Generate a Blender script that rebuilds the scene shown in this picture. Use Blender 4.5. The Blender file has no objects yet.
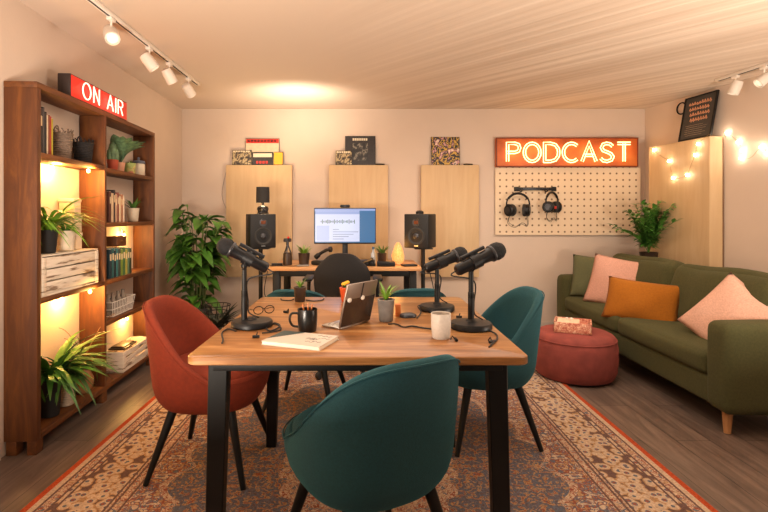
import bpy, bmesh, math, random
from mathutils import Vector, Matrix
PI = math.pi; rnd = random.Random(7)
scn = bpy.context.scene; COL = scn.collection
R = math.radians
CAMH = 1.17
def at(x, y, Y):            # photograph pixel + real distance -> world point
    return Vector(((x-365)*Y/480, Y, CAMH-(y-216)*Y/480))
def onz(x, y, z):           # photograph pixel on a horizontal surface of height z
    Y = (CAMH-z)*480/(y-216); return Vector(((x-365)*Y/480, Y, z))

# ---------------------------------------------------------------- materials
MATS = {}
def nt(name):
    m = bpy.data.materials.new(name); m.use_nodes = True
    n = m.node_tree.nodes; l = m.node_tree.links
    return m, n, l, n['Principled BSDF']
def ramp(n, stops, interp='LINEAR'):
    r = n.new('ShaderNodeValToRGB'); e = r.color_ramp.elements
    r.color_ramp.interpolation = interp
    while len(e) > 1: e.remove(e[-1])
    e[0].position = stops[0][0]; e[0].color = (*stops[0][1], 1)
    for p, c in stops[1:]:
        k = e.new(p); k.color = (*c, 1)
    return r
def lin(r, g, b):
    f = lambda c: ((c/255+0.055)/1.055)**2.4 if c/255 > .04045 else c/255/12.92
    return (f(r), f(g), f(b))
def mul(c, k): return tuple(min(1, v*k) for v in c)
def M(name, col, rough=.5, metal=0, noise=0, scale=20, bump=0, bscale=200, stretch=None, sheen=0, spec=None, emit=None, es=0, alpha=None, coat=0, trans=0):
    if name in MATS: return MATS[name]
    m, n, l, b = nt(name)
    b.inputs['Base Color'].default_value = (*col, 1)
    b.inputs['Roughness'].default_value = rough; b.inputs['Metallic'].default_value = metal
    if spec is not None: b.inputs['Specular IOR Level'].default_value = spec
    if sheen:
        b.inputs['Sheen Weight'].default_value = sheen; b.inputs['Sheen Roughness'].default_value = .4
        b.inputs['Sheen Tint'].default_value = (*mul(col, 2.5), 1)
    if coat: b.inputs['Coat Weight'].default_value = coat
    if trans: b.inputs['Transmission Weight'].default_value = trans
    if emit:
        b.inputs['Emission Color'].default_value = (*emit, 1); b.inputs['Emission Strength'].default_value = es
    tc = n.new('ShaderNodeTexCoord'); mp = n.new('ShaderNodeMapping'); l.new(tc.outputs['Object'], mp.inputs[0])
    if stretch: mp.inputs['Scale'].default_value = stretch
    if noise:
        t = n.new('ShaderNodeTexNoise'); t.inputs['Scale'].default_value = scale; t.inputs['Detail'].default_value = 6
        l.new(mp.outputs[0], t.inputs[0])
        r = ramp(n, [(.3, mul(col, 1-noise)), (.7, mul(col, 1+noise))]); l.new(t.outputs['Fac'], r.inputs[0])
        l.new(r.outputs[0], b.inputs['Base Color'])
    if bump:
        t = n.new('ShaderNodeTexNoise'); t.inputs['Scale'].default_value = bscale; t.inputs['Detail'].default_value = 3
        l.new(tc.outputs['Object'], t.inputs[0])
        q = n.new('ShaderNodeBump'); q.inputs['Strength'].default_value = bump; q.inputs['Distance'].default_value = .003
        l.new(t.outputs['Fac'], q.inputs['Height']); l.new(q.outputs[0], b.inputs['Normal'])
    MATS[name] = m; return m
def wood(name, c1, c2, c3, axis=1, rough=.45, s=1.0, planks=None, strength=1):
    if name in MATS: return MATS[name]
    m, n, l, b = nt(name)
    tc = n.new('ShaderNodeTexCoord'); mp = n.new('ShaderNodeMapping'); l.new(tc.outputs['Object'], mp.inputs[0])
    sc = [14*s, 14*s, 14*s]; sc[axis] = 1.3*s; mp.inputs['Scale'].default_value = sc
    t = n.new('ShaderNodeTexNoise'); t.inputs['Scale'].default_value = 1.6; t.inputs['Detail'].default_value = 9
    t.inputs['Roughness'].default_value = .65; t.inputs['Distortion'].default_value = .9
    l.new(mp.outputs[0], t.inputs[0])
    r = ramp(n, [(.25, c1), (.5, c2), (.75, c3)]); l.new(t.outputs['Fac'], r.inputs[0])
    out = r.outputs[0]
    if planks:                                   # planks running along Y: (width, length)
        bk = n.new('ShaderNodeTexBrick'); bk.offset = .37
        m2 = n.new('ShaderNodeMapping'); m2.inputs['Rotation'].default_value = (0, 0, PI/2); l.new(tc.outputs['Object'], m2.inputs[0])
        l.new(m2.outputs[0], bk.inputs[0])
        bk.inputs['Scale'].default_value = 1; bk.inputs['Brick Width'].default_value = planks[1]; bk.inputs['Row Height'].default_value = planks[0]
        bk.inputs['Mortar Size'].default_value = .0018
        bk.inputs['Color1'].default_value = (.75, .75, .75, 1); bk.inputs['Color2'].default_value = (1.15, 1.12, 1.1, 1); bk.inputs['Mortar'].default_value = (.25, .25, .25, 1)
        mx = n.new('ShaderNodeMix'); mx.data_type = 'RGBA'; mx.blend_type = 'MULTIPLY'; mx.inputs[0].default_value = 1
        l.new(out, mx.inputs[6]); l.new(bk.outputs['Color'], mx.inputs[7]); out = mx.outputs[2]
    l.new(out, b.inputs['Base Color']); b.inputs['Roughness'].default_value = rough
    q = n.new('ShaderNodeBump'); q.inputs['Strength'].default_value = .15*strength; q.inputs['Distance'].default_value = .002
    l.new(t.outputs['Fac'], q.inputs['Height']); l.new(q.outputs[0], b.inputs['Normal'])
    MATS[name] = m; return m
def patchy(name, stops, scale=8, rough=.5, kind='noise', stretch=(1, 1, 1), interp='CONSTANT'):
    if name in MATS: return MATS[name]
    m, n, l, b = nt(name)
    tc = n.new('ShaderNodeTexCoord'); mp = n.new('ShaderNodeMapping'); l.new(tc.outputs['Object'], mp.inputs[0]); mp.inputs['Scale'].default_value = stretch
    if kind == 'noise':
        t = n.new('ShaderNodeTexNoise'); t.inputs['Detail'].default_value = 5; o = t.outputs['Fac']
    else:
        t = n.new('ShaderNodeTexVoronoi'); o = t.outputs['Distance']
    t.inputs['Scale'].default_value = scale; l.new(mp.outputs[0], t.inputs[0])
    r = ramp(n, stops, interp); l.new(o, r.inputs[0]); l.new(r.outputs[0], b.inputs['Base Color']); b.inputs['Roughness'].default_value = rough
    MATS[name] = m; return m
def scr_m(name, col, s): return M(name, (.01, .01, .012), .3, emit=col, es=s)
def emis(name, col, s):
    return M(name, mul(col, .8), .5, emit=col, es=s)

wall_m = M('plaster wall', lin(200, 180, 163), .85, noise=.03, scale=3, bump=.25, bscale=60)
base_m = M('baseboard paint', lin(190, 174, 162), .5)
black = M('black powder coat', (.006, .006, .006), .5, bump=.1, bscale=300, spec=.3)
blackp = M('black plastic', (.007, .007, .008), .4, spec=.3)
rubber = M('dark rubber', (.02, .02, .02), .8)
silver = M('silver metal', (.55, .54, .52), .3, metal=1)
dmetal = M('gunmetal', (.05, .05, .055), .35, metal=.7)
whitep = M('white paint', lin(222, 212, 200), .4)
shelfw_v = wood('walnut shelf upright', lin(58, 28, 6), lin(88, 46, 12), lin(120, 70, 22), axis=2, rough=.62, s=.8)
shelfw_h = wood('walnut shelf board', lin(64, 32, 8), lin(96, 52, 15), lin(128, 76, 26), axis=1, rough=.62, s=.8)
tablew = wood('oak table top', lin(84, 52, 28), lin(146, 98, 54), lin(206, 160, 108), axis=0, rough=.3, s=.6)
deskw = wood('desk top wood', lin(150, 104, 62), lin(190, 138, 88), lin(206, 158, 108), axis=0, s=.6)
plyw = wood('birch panel', lin(184, 152, 112), lin(194, 163, 123), lin(202, 174, 134), axis=2, rough=.55, s=.5, strength=.3)
legw = wood('beech leg', lin(150, 100, 58), lin(190, 136, 88), lin(205, 154, 104), axis=2)
teal = M('teal boucle', lin(18, 66, 74), .9, noise=.14, scale=160, bump=.5, bscale=420, sheen=.9)
orange = M('rust velvet', lin(122, 38, 6), .85, noise=.12, scale=60, bump=.35, bscale=380, sheen=.1)
green_f = M('olive sofa fabric', lin(68, 67, 34), .95, noise=.15, scale=90, bump=.5, bscale=350, sheen=.15)
green_d = M('sage cushion fabric', lin(92, 94, 64), .95, noise=.1, scale=90, bump=.4, bscale=350)
pink_f = M('dusty pink linen', lin(196, 148, 130), .95, noise=.13, scale=120, bump=.6, bscale=260)
pink_g = M('pink linen', lin(206, 162, 142), .95, noise=.13, scale=120, bump=.6, bscale=260)
must_f = M('mustard fabric', lin(150, 88, 4), .95, noise=.1, scale=90, bump=.4, bscale=300)
pouf_m = M('rose velvet', lin(128, 58, 50), .9, noise=.16, scale=14, bump=.2, bscale=300, sheen=.4)
chairmesh = M('charcoal mesh', lin(30, 27, 27), .9, noise=.3, scale=260, bump=.5, bscale=400)
soil = M('potting soil', (.02, .012, .007), .95, bump=1, bscale=90)
leafA = M('deep green leaf', lin(64, 108, 36), .42, noise=.45, scale=9)
leafB = M('bright green leaf', lin(108, 150, 40), .45, noise=.35, scale=9)
leafC = M('mid green leaf', lin(72, 112, 44), .5, noise=.4, scale=14)
leafD = M('grey green cactus', lin(84, 112, 78), .6, noise=.5, scale=40)
stem_m = M('green stem', lin(90, 104, 50), .6, noise=.3)
potblk = M('matte black pot', (.012, .012, .013), .6)
potwht = M('cream ceramic', lin(206, 190, 166), .6, noise=.1, scale=30)
potgry = M('grey concrete', lin(120, 116, 112), .8, noise=.15, scale=40, bump=.4, bscale=90)
potbrn = M('brown glazed pot', lin(52, 38, 30), .4)
charc = M('charcoal planter', lin(66, 62, 62), .6, noise=.1)
wick_w = M('white wicker', lin(196, 178, 152), .8, noise=.3, scale=60, stretch=(1, 1, 3), bump=.9, bscale=120)
wick_g = M('grey wicker', lin(112, 94, 80), .85, noise=.35, scale=50, stretch=(1, 1, 3), bump=.9, bscale=120)
wick_b = M('black wicker', lin(30, 26, 26), .8, noise=.4, scale=50, stretch=(1, 1, 3), bump=.9, bscale=120)
crate_m = patchy('distressed white wood', [(0, lin(90, 70, 56)), (.38, lin(130, 108, 88)), (.43, lin(206, 190, 170)), (.5, lin(216, 202, 184)), (.8, lin(226, 214, 198))], 9, .7, stretch=(1, .6, 6), interp='LINEAR')
bulb_m = emis('warm bulb', (1, .62, .25), 30)
bulb_w = emis('fairy bulb', (1, .86, .66), 25)
brass = M('dull brass', lin(150, 110, 60), .35, metal=1)
papr = M('paper pages', lin(232, 220, 200), .8)

# ---------------------------------------------------------------- mesh helpers
def new(): return bmesh.new()
def obj(name, bm, mat, parent=None, smooth=True, angle=40, loc=None, rotz=0):
    me = bpy.data.meshes.new(name); bmesh.ops.recalc_face_normals(bm, faces=bm.faces); bm.to_mesh(me); bm.free()
    for mm in (mat if isinstance(mat, (list, tuple)) else [mat]): me.materials.append(mm)
    if smooth:
        me.shade_smooth(); me.set_sharp_from_angle(angle=R(angle))
    o = bpy.data.objects.new(name, me); COL.objects.link(o)
    if parent: o.parent = parent
    if loc is not None: o.location = loc
    o.rotation_euler.z = rotz
    return o
def tag(o, label, cat, group=None, kind=None):
    o['label'] = label; o['category'] = cat
    if group: o['group'] = group
    if kind: o['kind'] = kind
    return o
def thing(name, label, cat, loc=(0, 0, 0), rotz=0, group=None):
    o = bpy.data.objects.new(name, None); COL.objects.link(o); o.empty_display_size = .05
    o.location = loc; o.rotation_euler = (0, 0, rotz); return tag(o, label, cat, group)
def struct(name, bm, m, **k):
    o = obj(name, bm, m, smooth=False, **k); o['kind'] = 'structure'; o['label'] = name.replace('_', ' '); o['category'] = name.split('_')[0]; return o
def dup(root, label=None, loc=None, rotz=None, group=None):
    r = root.copy(); COL.objects.link(r)
    if loc is not None: r.location = loc
    if rotz is not None: r.rotation_euler = (0, 0, rotz)
    if label: r['label'] = label
    if group: r['group'] = group
    for ch in list(root.children):
        c = ch.copy(); COL.objects.link(c); c.parent = r
        for g in list(ch.children):
            d = g.copy(); COL.objects.link(d); d.parent = c
    return r
def remat(root, a, b):
    for o in [root] + list(root.children_recursive):
        if o.type == 'MESH' and any(s.material == a for s in o.material_slots):
            o.data = o.data.copy()
            for i, mm in enumerate(o.data.materials):
                if mm == a: o.data.materials[i] = b
def box(bm, c, s, bev=0, mat=None, seg=2):
    mt = Matrix.Translation(Vector(c)) @ (mat or Matrix()) @ Matrix.Diagonal((*s, 1))
    g = bmesh.ops.create_cube(bm, size=1, matrix=mt)
    if bev:
        es = {e for v in g['verts'] for e in v.link_edges}
        bmesh.ops.bevel(bm, geom=list(es), offset=bev, segments=seg, profile=.5, affect='EDGES')
def rings(bm, rs, closed_u=True, cap0=True, cap1=True, smooth=True):
    V = [[bm.verts.new(p) for p in r] for r in rs]
    n = len(V[0])
    for a, b in zip(V, V[1:]):
        for i in range(n if closed_u else n-1):
            j = (i+1) % n
            bm.faces.new((a[i], a[j], b[j], b[i]))
    if cap0: bm.faces.new(V[0][::-1])
    if cap1: bm.faces.new(V[-1])
    return V
def lathe(bm, prof, c=(0, 0, 0), n=32, mat=None, cap0=True, cap1=True):
    mt = Matrix.Translation(Vector(c)) @ (mat or Matrix())
    rs = [[mt @ Vector((max(r, 1e-5)*math.cos(2*PI*i/n), max(r, 1e-5)*math.sin(2*PI*i/n), z)) for i in range(n)] for r, z in prof]
    rings(bm, rs, cap0=cap0, cap1=cap1)
def tube(bm, pts, r, n=8, cyc=False, cap=True):
    pts = [Vector(p) for p in pts]; N = len(pts); rs = []
    rad = r if isinstance(r, (list, tuple)) else [r]*N
    pu = None
    for i, p in enumerate(pts):
        if cyc: t = pts[(i+1) % N]-pts[i-1]
        else: t = pts[min(i+1, N-1)]-pts[max(i-1, 0)]
        t = t.normalized() if t.length > 1e-9 else Vector((0, 0, 1))
        if pu is None:
            pu = t.orthogonal().normalized()
        else:
            pu = pu - t*pu.dot(t)
            pu = pu.normalized() if pu.length > 1e-6 else t.orthogonal().normalized()
        w = t.cross(pu)
        rs.append([p+(pu*math.cos(2*PI*k/n)+w*math.sin(2*PI*k/n))*rad[i] for k in range(n)])
    if cyc:
        rs2 = rs+[]
        V = [[bm.verts.new(q) for q in a] for a in rs2]
        for i in range(N):
            a, b = V[i], V[(i+1) % N]
            for k in range(n):
                j = (k+1) % n; bm.faces.new((a[k], a[j], b[j], b[k]))
    else: rings(bm, rs, cap0=cap, cap1=cap)
def spline(pts, k=8):
    P = [Vector(p) for p in pts]; out = []
    for i in range(len(P)-1):
        a = P[max(i-1, 0)]; b = P[i]; c = P[i+1]; d = P[min(i+2, len(P)-1)]
        for j in range(k):
            t = j/k
            out.append(.5*((2*b)+(c-a)*t+(2*a-5*b+4*c-d)*t*t+(3*b-a-3*c+d)*t**3))
    out.append(P[-1]); return out
def ball(bm, c, r, s=(1, 1, 1), n=16, mat=None):
    mt = Matrix.Translation(Vector(c)) @ (mat or Matrix()) @ Matrix.Diagonal((r*s[0], r*s[1], r*s[2], 1))
    bmesh.ops.create_uvsphere(bm, u_segments=n, v_segments=max(6, n//2), radius=1, matrix=mt)
def softbox(bm, c, s, r, puff=(0, 0, 0), N=14, mat=None):
    h = Vector(s)/2; mt = Matrix.Translation(Vector(c)) @ (mat or Matrix())
    g = [math.sin(PI/2*(-1+2*i/N)) for i in range(N+1)]
    vm = {}
    def vert(i, j, k):
        key = (i, j, k)
        if key in vm: return vm[key]
        p = Vector((g[i]*h.x, g[j]*h.y, g[k]*h.z))
        q = Vector([max(-(h[a]-r), min(h[a]-r, p[a])) for a in range(3)])
        d = p-q
        if d.length > 1e-9: p = q+d.normalized()*r
        u = (g[i], g[j], g[k])
        for a in range(3):
            if puff[a]:
                o = [b for b in range(3) if b != a]
                p[a] += puff[a]*u[a]*(1-u[o[0]]**2)*(1-u[o[1]]**2)
        vm[key] = bm.verts.new(mt @ p); return vm[key]
    for a in range(3):
        o = [b for b in range(3) if b != a]
        for side in (0, N):
            for i in range(N):
                for j in range(N):
                    def kk(x, y):
                        t = [0, 0, 0]; t[a] = side; t[o[0]] = x; t[o[1]] = y; return vert(*t)
                    f = [kk(i, j), kk(i+1, j), kk(i+1, j+1), kk(i, j+1)]
                    try: bm.faces.new(f)
                    except ValueError: pass
def pillow(name, w, h, t, mat, loc, rot, label, mat2=None):
    bm = new(); N = 18
    rotm = Matrix.Rotation(rot[2], 4, 'Z') @ Matrix.Rotation(rot[0], 4, 'X') @ Matrix.Rotation(rot[1], 4, 'Y')
    sd = rnd.random()*9
    V = {}
    for s in (1, -1):
        for i in range(N+1):
            for j in range(N+1):
                u = -1+2*i/N; v = -1+2*j/N
                edge = i in (0, N) or j in (0, N)
                if edge and s == -1: V[(s, i, j)] = V[(1, i, j)]; continue
                th = ((1-u*u)**.5)*((1-v*v)**.5) if not edge else 0
                th *= 1+.10*math.sin(5*u+sd)*math.sin(4*v+sd*2)
                kx = 1-.06*(1-v*v)*abs(u)**2; kz = 1-.06*(1-u*u)*abs(v)**2
                p = Vector((u*w/2*kx, -s*t/2*th, v*h/2*kz))
                V[(s, i, j)] = bm.verts.new(p)
        for i in range(N):
            for j in range(N):
                bm.faces.new((V[(s, i, j)], V[(s, i+1, j)], V[(s, i+1, j+1)], V[(s, i, j+1)]))
    o = obj(name, bm, mat, angle=180); o.matrix_world = Matrix.Translation(Vector(loc)) @ rotm
    tag(o, label, 'cushion', 'cushions on the sofa'); return o
def leaf(bm, p, az, L, W, up=1.0, droop=1.0, seg=6, fold=.25, twist=0):
    p = Vector(p); d = Vector((math.cos(az), math.sin(az), 0)); side = Vector((-math.sin(az), math.cos(az), 0))
    rows = []
    for i in range(seg+1):
        t = i/seg
        c = p + d*(L*t*(.45+.4*t)) + Vector((0, 0, L*(up*t-droop*t*t)))
        wv = W*.5*(math.sin(PI*min(1, t*.92+.08))**.8)
        if i == seg: wv = W*.02
        z = Vector((0, 0, abs(wv)*fold))
        rows.append((bm.verts.new(c-side*wv+z), bm.verts.new(c), bm.verts.new(c+side*wv+z)))
    for a, b in zip(rows, rows[1:]):
        bm.faces.new((a[0], a[1], b[1], b[0])); bm.faces.new((a[1], a[2], b[2], b[1]))
def pot(bm, r0, r1, h, wall=.006):
    lathe(bm, [(r0*.9, 0), (r0, .004), (r1, h-.006), (r1+.002, h-.002), (r1, h), (r1-wall, h), (r1-wall, h*.86), (.0001, h*.85)], n=28, cap1=False)

# ---------------------------------------------------------------- camera
cd = bpy.data.cameras.new('camera'); cam = bpy.data.objects.new('camera', cd); COL.objects.link(cam)
cam.location = (0, 0, CAMH); cam.rotation_euler = (PI/2, 0, 0)
cd.sensor_width = 36; cd.lens = 480/768*36; cd.shift_x = 19/768; cd.shift_y = -40/768; cd.clip_start = .02
scn.camera = cam

# ---------------------------------------------------------------- room shell
CEIL = 2.267; YB = 4.92; XL = -1.876; XR = 2.87
def lwx(Y): return -1.76-.045*(Y-2.34)
def rwx(Y): return XR+.17*(YB-Y)
YN = -1.6
def poly(bm, pts, z0, z1):
    lo = [bm.verts.new((x, y, z0)) for x, y in pts]; hi = [bm.verts.new((x, y, z1)) for x, y in pts]
    bm.faces.new(lo[::-1]); bm.faces.new(hi)
    for i in range(len(pts)):
        j = (i+1) % len(pts); bm.faces.new((lo[i], lo[j], hi[j], hi[i]))
foot = [(lwx(YN), YN), (rwx(YN), YN), (rwx(YB), YB), (lwx(YB), YB)]
floor_m = wood('grey brown vinyl plank', lin(66, 54, 48), lin(98, 82, 72), lin(128, 108, 94), axis=1, rough=.42, s=.9, planks=(.18, 1.25))
bm = new(); poly(bm, foot, -.1, 0); struct('floor', bm, floor_m)
# ceiling: smooth plaster whose right half carries faint diagonal streaks in colour and bump
cm, n, l, b = nt('streaked plaster ceiling')
tc = n.new('ShaderNodeTexCoord'); mp = n.new('ShaderNodeMapping'); mp.inputs['Rotation'].default_value = (0, 0, R(-44)); l.new(tc.outputs['Object'], mp.inputs[0])
mp2 = n.new('ShaderNodeMapping'); mp2.inputs['Scale'].default_value = (16, .25, 1); l.new(mp.outputs[0], mp2.inputs[0])
t = n.new('ShaderNodeTexNoise'); t.inputs['Scale'].default_value = 1; t.inputs['Detail'].default_value = 4; l.new(mp2.outputs[0], t.inputs[0])
sx = n.new('ShaderNodeSeparateXYZ'); l.new(tc.outputs['Object'], sx.inputs[0])
mr = n.new('ShaderNodeMapRange'); mr.inputs['From Min'].default_value = -.3; mr.inputs['From Max'].default_value = 1.2; l.new(sx.outputs['X'], mr.inputs[0])
q = n.new('ShaderNodeBump'); q.inputs['Distance'].default_value = .02; l.new(t.outputs['Fac'], q.inputs['Height'])
mm_ = n.new('ShaderNodeMath'); mm_.operation = 'MULTIPLY'; mm_.inputs[1].default_value = .55; l.new(mr.outputs[0], mm_.inputs[0]); l.new(mm_.outputs[0], q.inputs['Strength'])
l.new(q.outputs[0], b.inputs['Normal'])
rr = ramp(n, [(.3, lin(184, 162, 142)), (.7, lin(212, 194, 176))]); l.new(t.outputs['Fac'], rr.inputs[0])
mx = n.new('ShaderNodeMix'); mx.data_type = 'RGBA'; l.new(mr.outputs[0], mx.inputs[0]); mx.inputs[6].default_value = (*lin(200, 180, 162), 1); l.new(rr.outputs[0], mx.inputs[7])
l.new(mx.outputs[2], b.inputs['Base Color']); b.inputs['Roughness'].default_value = .75
bm = new(); poly(bm, foot, CEIL, CEIL+.1); struct('ceiling', bm, cm)
T = .12
bm = new(); poly(bm, [(lwx(YN)-T, YN), (lwx(YN), YN), (lwx(YB), YB), (lwx(YB)-T, YB)], -.1, CEIL+.1); struct('wall_left', bm, wall_m)
bm = new(); poly(bm, [(rwx(YN), YN), (rwx(YN)+T, YN), (rwx(YB)+T, YB), (rwx(YB), YB)], -.1, CEIL+.1); struct('wall_right', bm, wall_m)
bm = new(); poly(bm, [(XL-T, YB), (XR+T, YB), (XR+T, YB+T), (XL-T, YB+T)], -.1, CEIL+.1); struct('wall_back', bm, wall_m)
bt = .014; bh = .085
bm = new(); poly(bm, [(lwx(YN), YN), (lwx(YN)+bt, YN), (lwx(2.3)+bt, 2.3), (lwx(2.3), 2.3)], 0, bh)
poly(bm, [(lwx(3.85), 3.85), (lwx(3.85)+bt, 3.85), (lwx(YB)+bt, YB), (lwx(YB), YB)], 0, bh); struct('baseboard_left', bm, base_m)
bm = new(); poly(bm, [(XL, YB-bt), (XR, YB-bt), (XR, YB), (XL, YB)], 0, bh); struct('baseboard_back', bm, base_m)
bm = new(); poly(bm, [(rwx(YN)-bt, YN), (rwx(YN), YN), (rwx(3.9), 3.9), (rwx(3.9)-bt, 3.9)], 0, bh); struct('baseboard_right', bm, base_m)

# ---------------------------------------------------------------- rug
rm, n, l, b = nt('persian rug weave')
X0, X1, Y0, Y1 = -1.36, 1.39, .55, 3.9
hx, hy = (X1-X0)/2, (Y1-Y0)/2
def node(t, **k):
    q = n.new(t)
    for a, v in k.items(): setattr(q, a, v)
    return q
def math_(op, a, b_=None, c_=None):
    q = node('ShaderNodeMath', operation=op)
    for i, v in enumerate((a, b_, c_)):
        if v is None: continue
        if isinstance(v, (int, float)): q.inputs[i].default_value = v
        else: l.new(v, q.inputs[i])
    return q.outputs[0]
def mixc(f, a, c):
    q = node('ShaderNodeMix', data_type='RGBA')
    for i, v in ((0, f), (6, a), (7, c)):
        if isinstance(v, tuple): q.inputs[i].default_value = (*v, 1)
        elif isinstance(v, (int, float)): q.inputs[i].default_value = v
        else: l.new(v, q.inputs[i])
    return q.outputs[2]
tc = node('ShaderNodeTexCoord'); sx = node('ShaderNodeSeparateXYZ'); l.new(tc.outputs['Object'], sx.inputs[0])
ax = math_('ABSOLUTE', sx.outputs['X']); ay = math_('ABSOLUTE', sx.outputs['Y'])
ed = math_('MINIMUM', math_('SUBTRACT', hx, ax), math_('SUBTRACT', hy, ay))
sym = node('ShaderNodeCombineXYZ'); l.new(ax, sym.inputs[0]); l.new(ay, sym.inputs[1])
n1 = node('ShaderNodeTexNoise'); n1.inputs['Scale'].default_value = 30; n1.inputs['Detail'].default_value = 5; n1.inputs['Distortion'].default_value = 1.6; l.new(sym.outputs[0], n1.inputs[0])
n2 = node('ShaderNodeTexNoise'); n2.inputs['Scale'].default_value = 15; n2.inputs['Detail'].default_value = 2; n2.inputs['Distortion'].default_value = 2.5; l.new(sym.outputs[0], n2.inputs[0])
n3 = node('ShaderNodeTexNoise'); n3.inputs['Scale'].default_value = 130; n3.inputs['Detail'].default_value = 2; l.new(tc.outputs['Object'], n3.inputs[0])
vo = node('ShaderNodeTexVoronoi'); vo.inputs['Scale'].default_value = 26; l.new(sym.outputs[0], vo.inputs[0])
cream, rust, blue, gold, dark = lin(190, 166, 142), lin(142, 80, 62), lin(96, 100, 112), lin(166, 130, 94), lin(104, 80, 74)
fld = ramp(n, [(0, cream), (.40, cream), (.42, blue), (.50, rust), (.56, gold), (.63, cream), (.70, blue)], 'CONSTANT'); l.new(n1.outputs['Fac'], fld.inputs[0])
med = ramp(n, [(0, blue), (.43, dark), (.47, blue), (.53, gold), (.60, rust), (.66, blue)], 'CONSTANT'); l.new(n1.outputs['Fac'], med.inputs[0])
bor = ramp(n, [(0, rust), (.18, blue), (.30, cream), (.62, gold), (.75, dark)], 'CONSTANT'); l.new(vo.outputs['Distance'], bor.inputs[0])
bor2 = ramp(n, [(0, gold), (.36, cream), (.47, rust), (.54, cream), (.60, blue)], 'CONSTANT'); l.new(n1.outputs['Fac'], bor2.inputs[0])
# scalloped medallion
ang = math_('ARCTAN2', ay, ax)
rad = math_('SQRT', math_('ADD', math_('POWER', math_('DIVIDE', ax, .82), 2.0), math_('POWER', math_('DIVIDE', ay, 1.12), 2.0)))
sc_ = math_('ADD', 1.0, math_('MULTIPLY', math_('ABSOLUTE', math_('SINE', math_('MULTIPLY', ang, 9.0))), .10))
inm = math_('LESS_THAN', rad, sc_)
inn = math_('LESS_THAN', rad, math_('MULTIPLY', sc_, .965))
c0 = mixc(inm, fld.outputs[0], bor2.outputs[0]); c0 = mixc(inn, c0, med.outputs[0])
inn2 = math_('LESS_THAN', rad, math_('MULTIPLY', sc_, .45)); c0 = mixc(inn2, c0, bor2.outputs[0])
# corners
crn = math_('GREATER_THAN', math_('ADD', math_('DIVIDE', ax, hx), math_('DIVIDE', ay, hy)), math_('ADD', 1.36, math_('MULTIPLY', math_('SINE', math_('MULTIPLY', ax, 30.0)), .03)))
c0 = mixc(crn, c0, med.outputs[0])
def band(a, b_, col, c):
    f = math_('MULTIPLY', math_('GREATER_THAN', ed, a), math_('LESS_THAN', ed, b_)); return mixc(f, c, col)
c0 = band(-1, .40, bor2.outputs[0], c0)
c0 = band(.10, .34, bor.outputs[0], c0)
for e in (.385, .345, .325, .125, .10, .055): c0 = band(e, e+.010, dark, c0)
c0 = band(.03, .055, cream, c0)
c0 = band(-1, .030, lin(172, 74, 42), c0)
c1 = mixc(.55, c0, (0, 0, 0)); mulm = node('ShaderNodeMix', data_type='RGBA', blend_type='MULTIPLY'); mulm.inputs[0].default_value = .7
r3 = ramp(n, [(.3, (.5, .48, .46)), (.7, (1.15, 1.12, 1.08))]); l.new(n3.outputs['Fac'], r3.inputs[0])
l.new(c0, mulm.inputs[6]); l.new(r3.outputs[0], mulm.inputs[7]); l.new(mulm.outputs[2], b.inputs['Base Color'])
b.inputs['Roughness'].default_value = .95; b.inputs['Specular IOR Level'].default_value = .1
bp = node('ShaderNodeBump'); bp.inputs['Strength'].default_value = .5; bp.inputs['Distance'].default_value = .003; l.new(n3.outputs['Fac'], bp.inputs['Height']); l.new(bp.outputs[0], b.inputs['Normal'])
bm = new(); box(bm, (0, 0, .005), (2*hx, 2*hy, .01), .004)
tag(obj('area_rug', bm, rm, loc=((X0+X1)/2, (Y0+Y1)/2, 0)), 'large persian patterned rug with rust edge under the dining table', 'rug')

# ---------------------------------------------------------------- bookcase and contents
SR = math.atan(.045); SN = math.hypot(1, .045)
def S(u, d, z): return Vector((-1.60+(-.045*u-d)/SN, 2.34+(u-.045*d)/SN, z))
D = .158; LEN = 1.47; HT = 1.828; UD = .67
bc = thing('bookcase', 'tall open walnut bookcase with two bays against the left wall', 'bookcase', (-1.60, 2.34, 0), SR)
def lb(bm, u0, u1, d0, d1, z0, z1, bev=.003): box(bm, (-(d0+d1)/2, (u0+u1)/2, (z0+z1)/2), (d1-d0, u1-u0, z1-z0), bev)
for u0, nm in ((0, 'side_panel'), (LEN-.03, 'side_panel')):
    bm = new(); lb(bm, u0, u0+.034 if u0 == 0 else LEN, 0, D, .07, HT-.03); obj(nm, bm, shelfw_v, bc)
bm = new(); lb(bm, UD, UD+.026, .002, D, .1, HT-.03); obj('divider', bm, shelfw_v, bc)
bm = new(); lb(bm, 0, LEN, 0, D, HT-.03, HT); obj('top_board', bm, shelfw_h, bc)
for u0, u1, zs in ((.034, UD, (1.485, .762)), (UD+.026, LEN-.03, (1.476, 1.128, .762, .5))):
    for z in zs:
        bm = new(); lb(bm, u0, u1, .002, D, z-.028, z); obj('shelf', bm, shelfw_h, bc)
bm = new(); lb(bm, .034, LEN-.03, 0, D, .07, .1); obj('bottom_board', bm, shelfw_h, bc)
for u in (0, UD-.02, LEN-.06):
    bm = new(); lb(bm, u+.004, u+.06, .006, .05, 0, .07); obj('foot', bm, shelfw_h, bc)
    bm = new(); lb(bm, u+.004, u+.06, .10, .15, 0, .07); obj('foot', bm, shelfw_h, bc)

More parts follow.
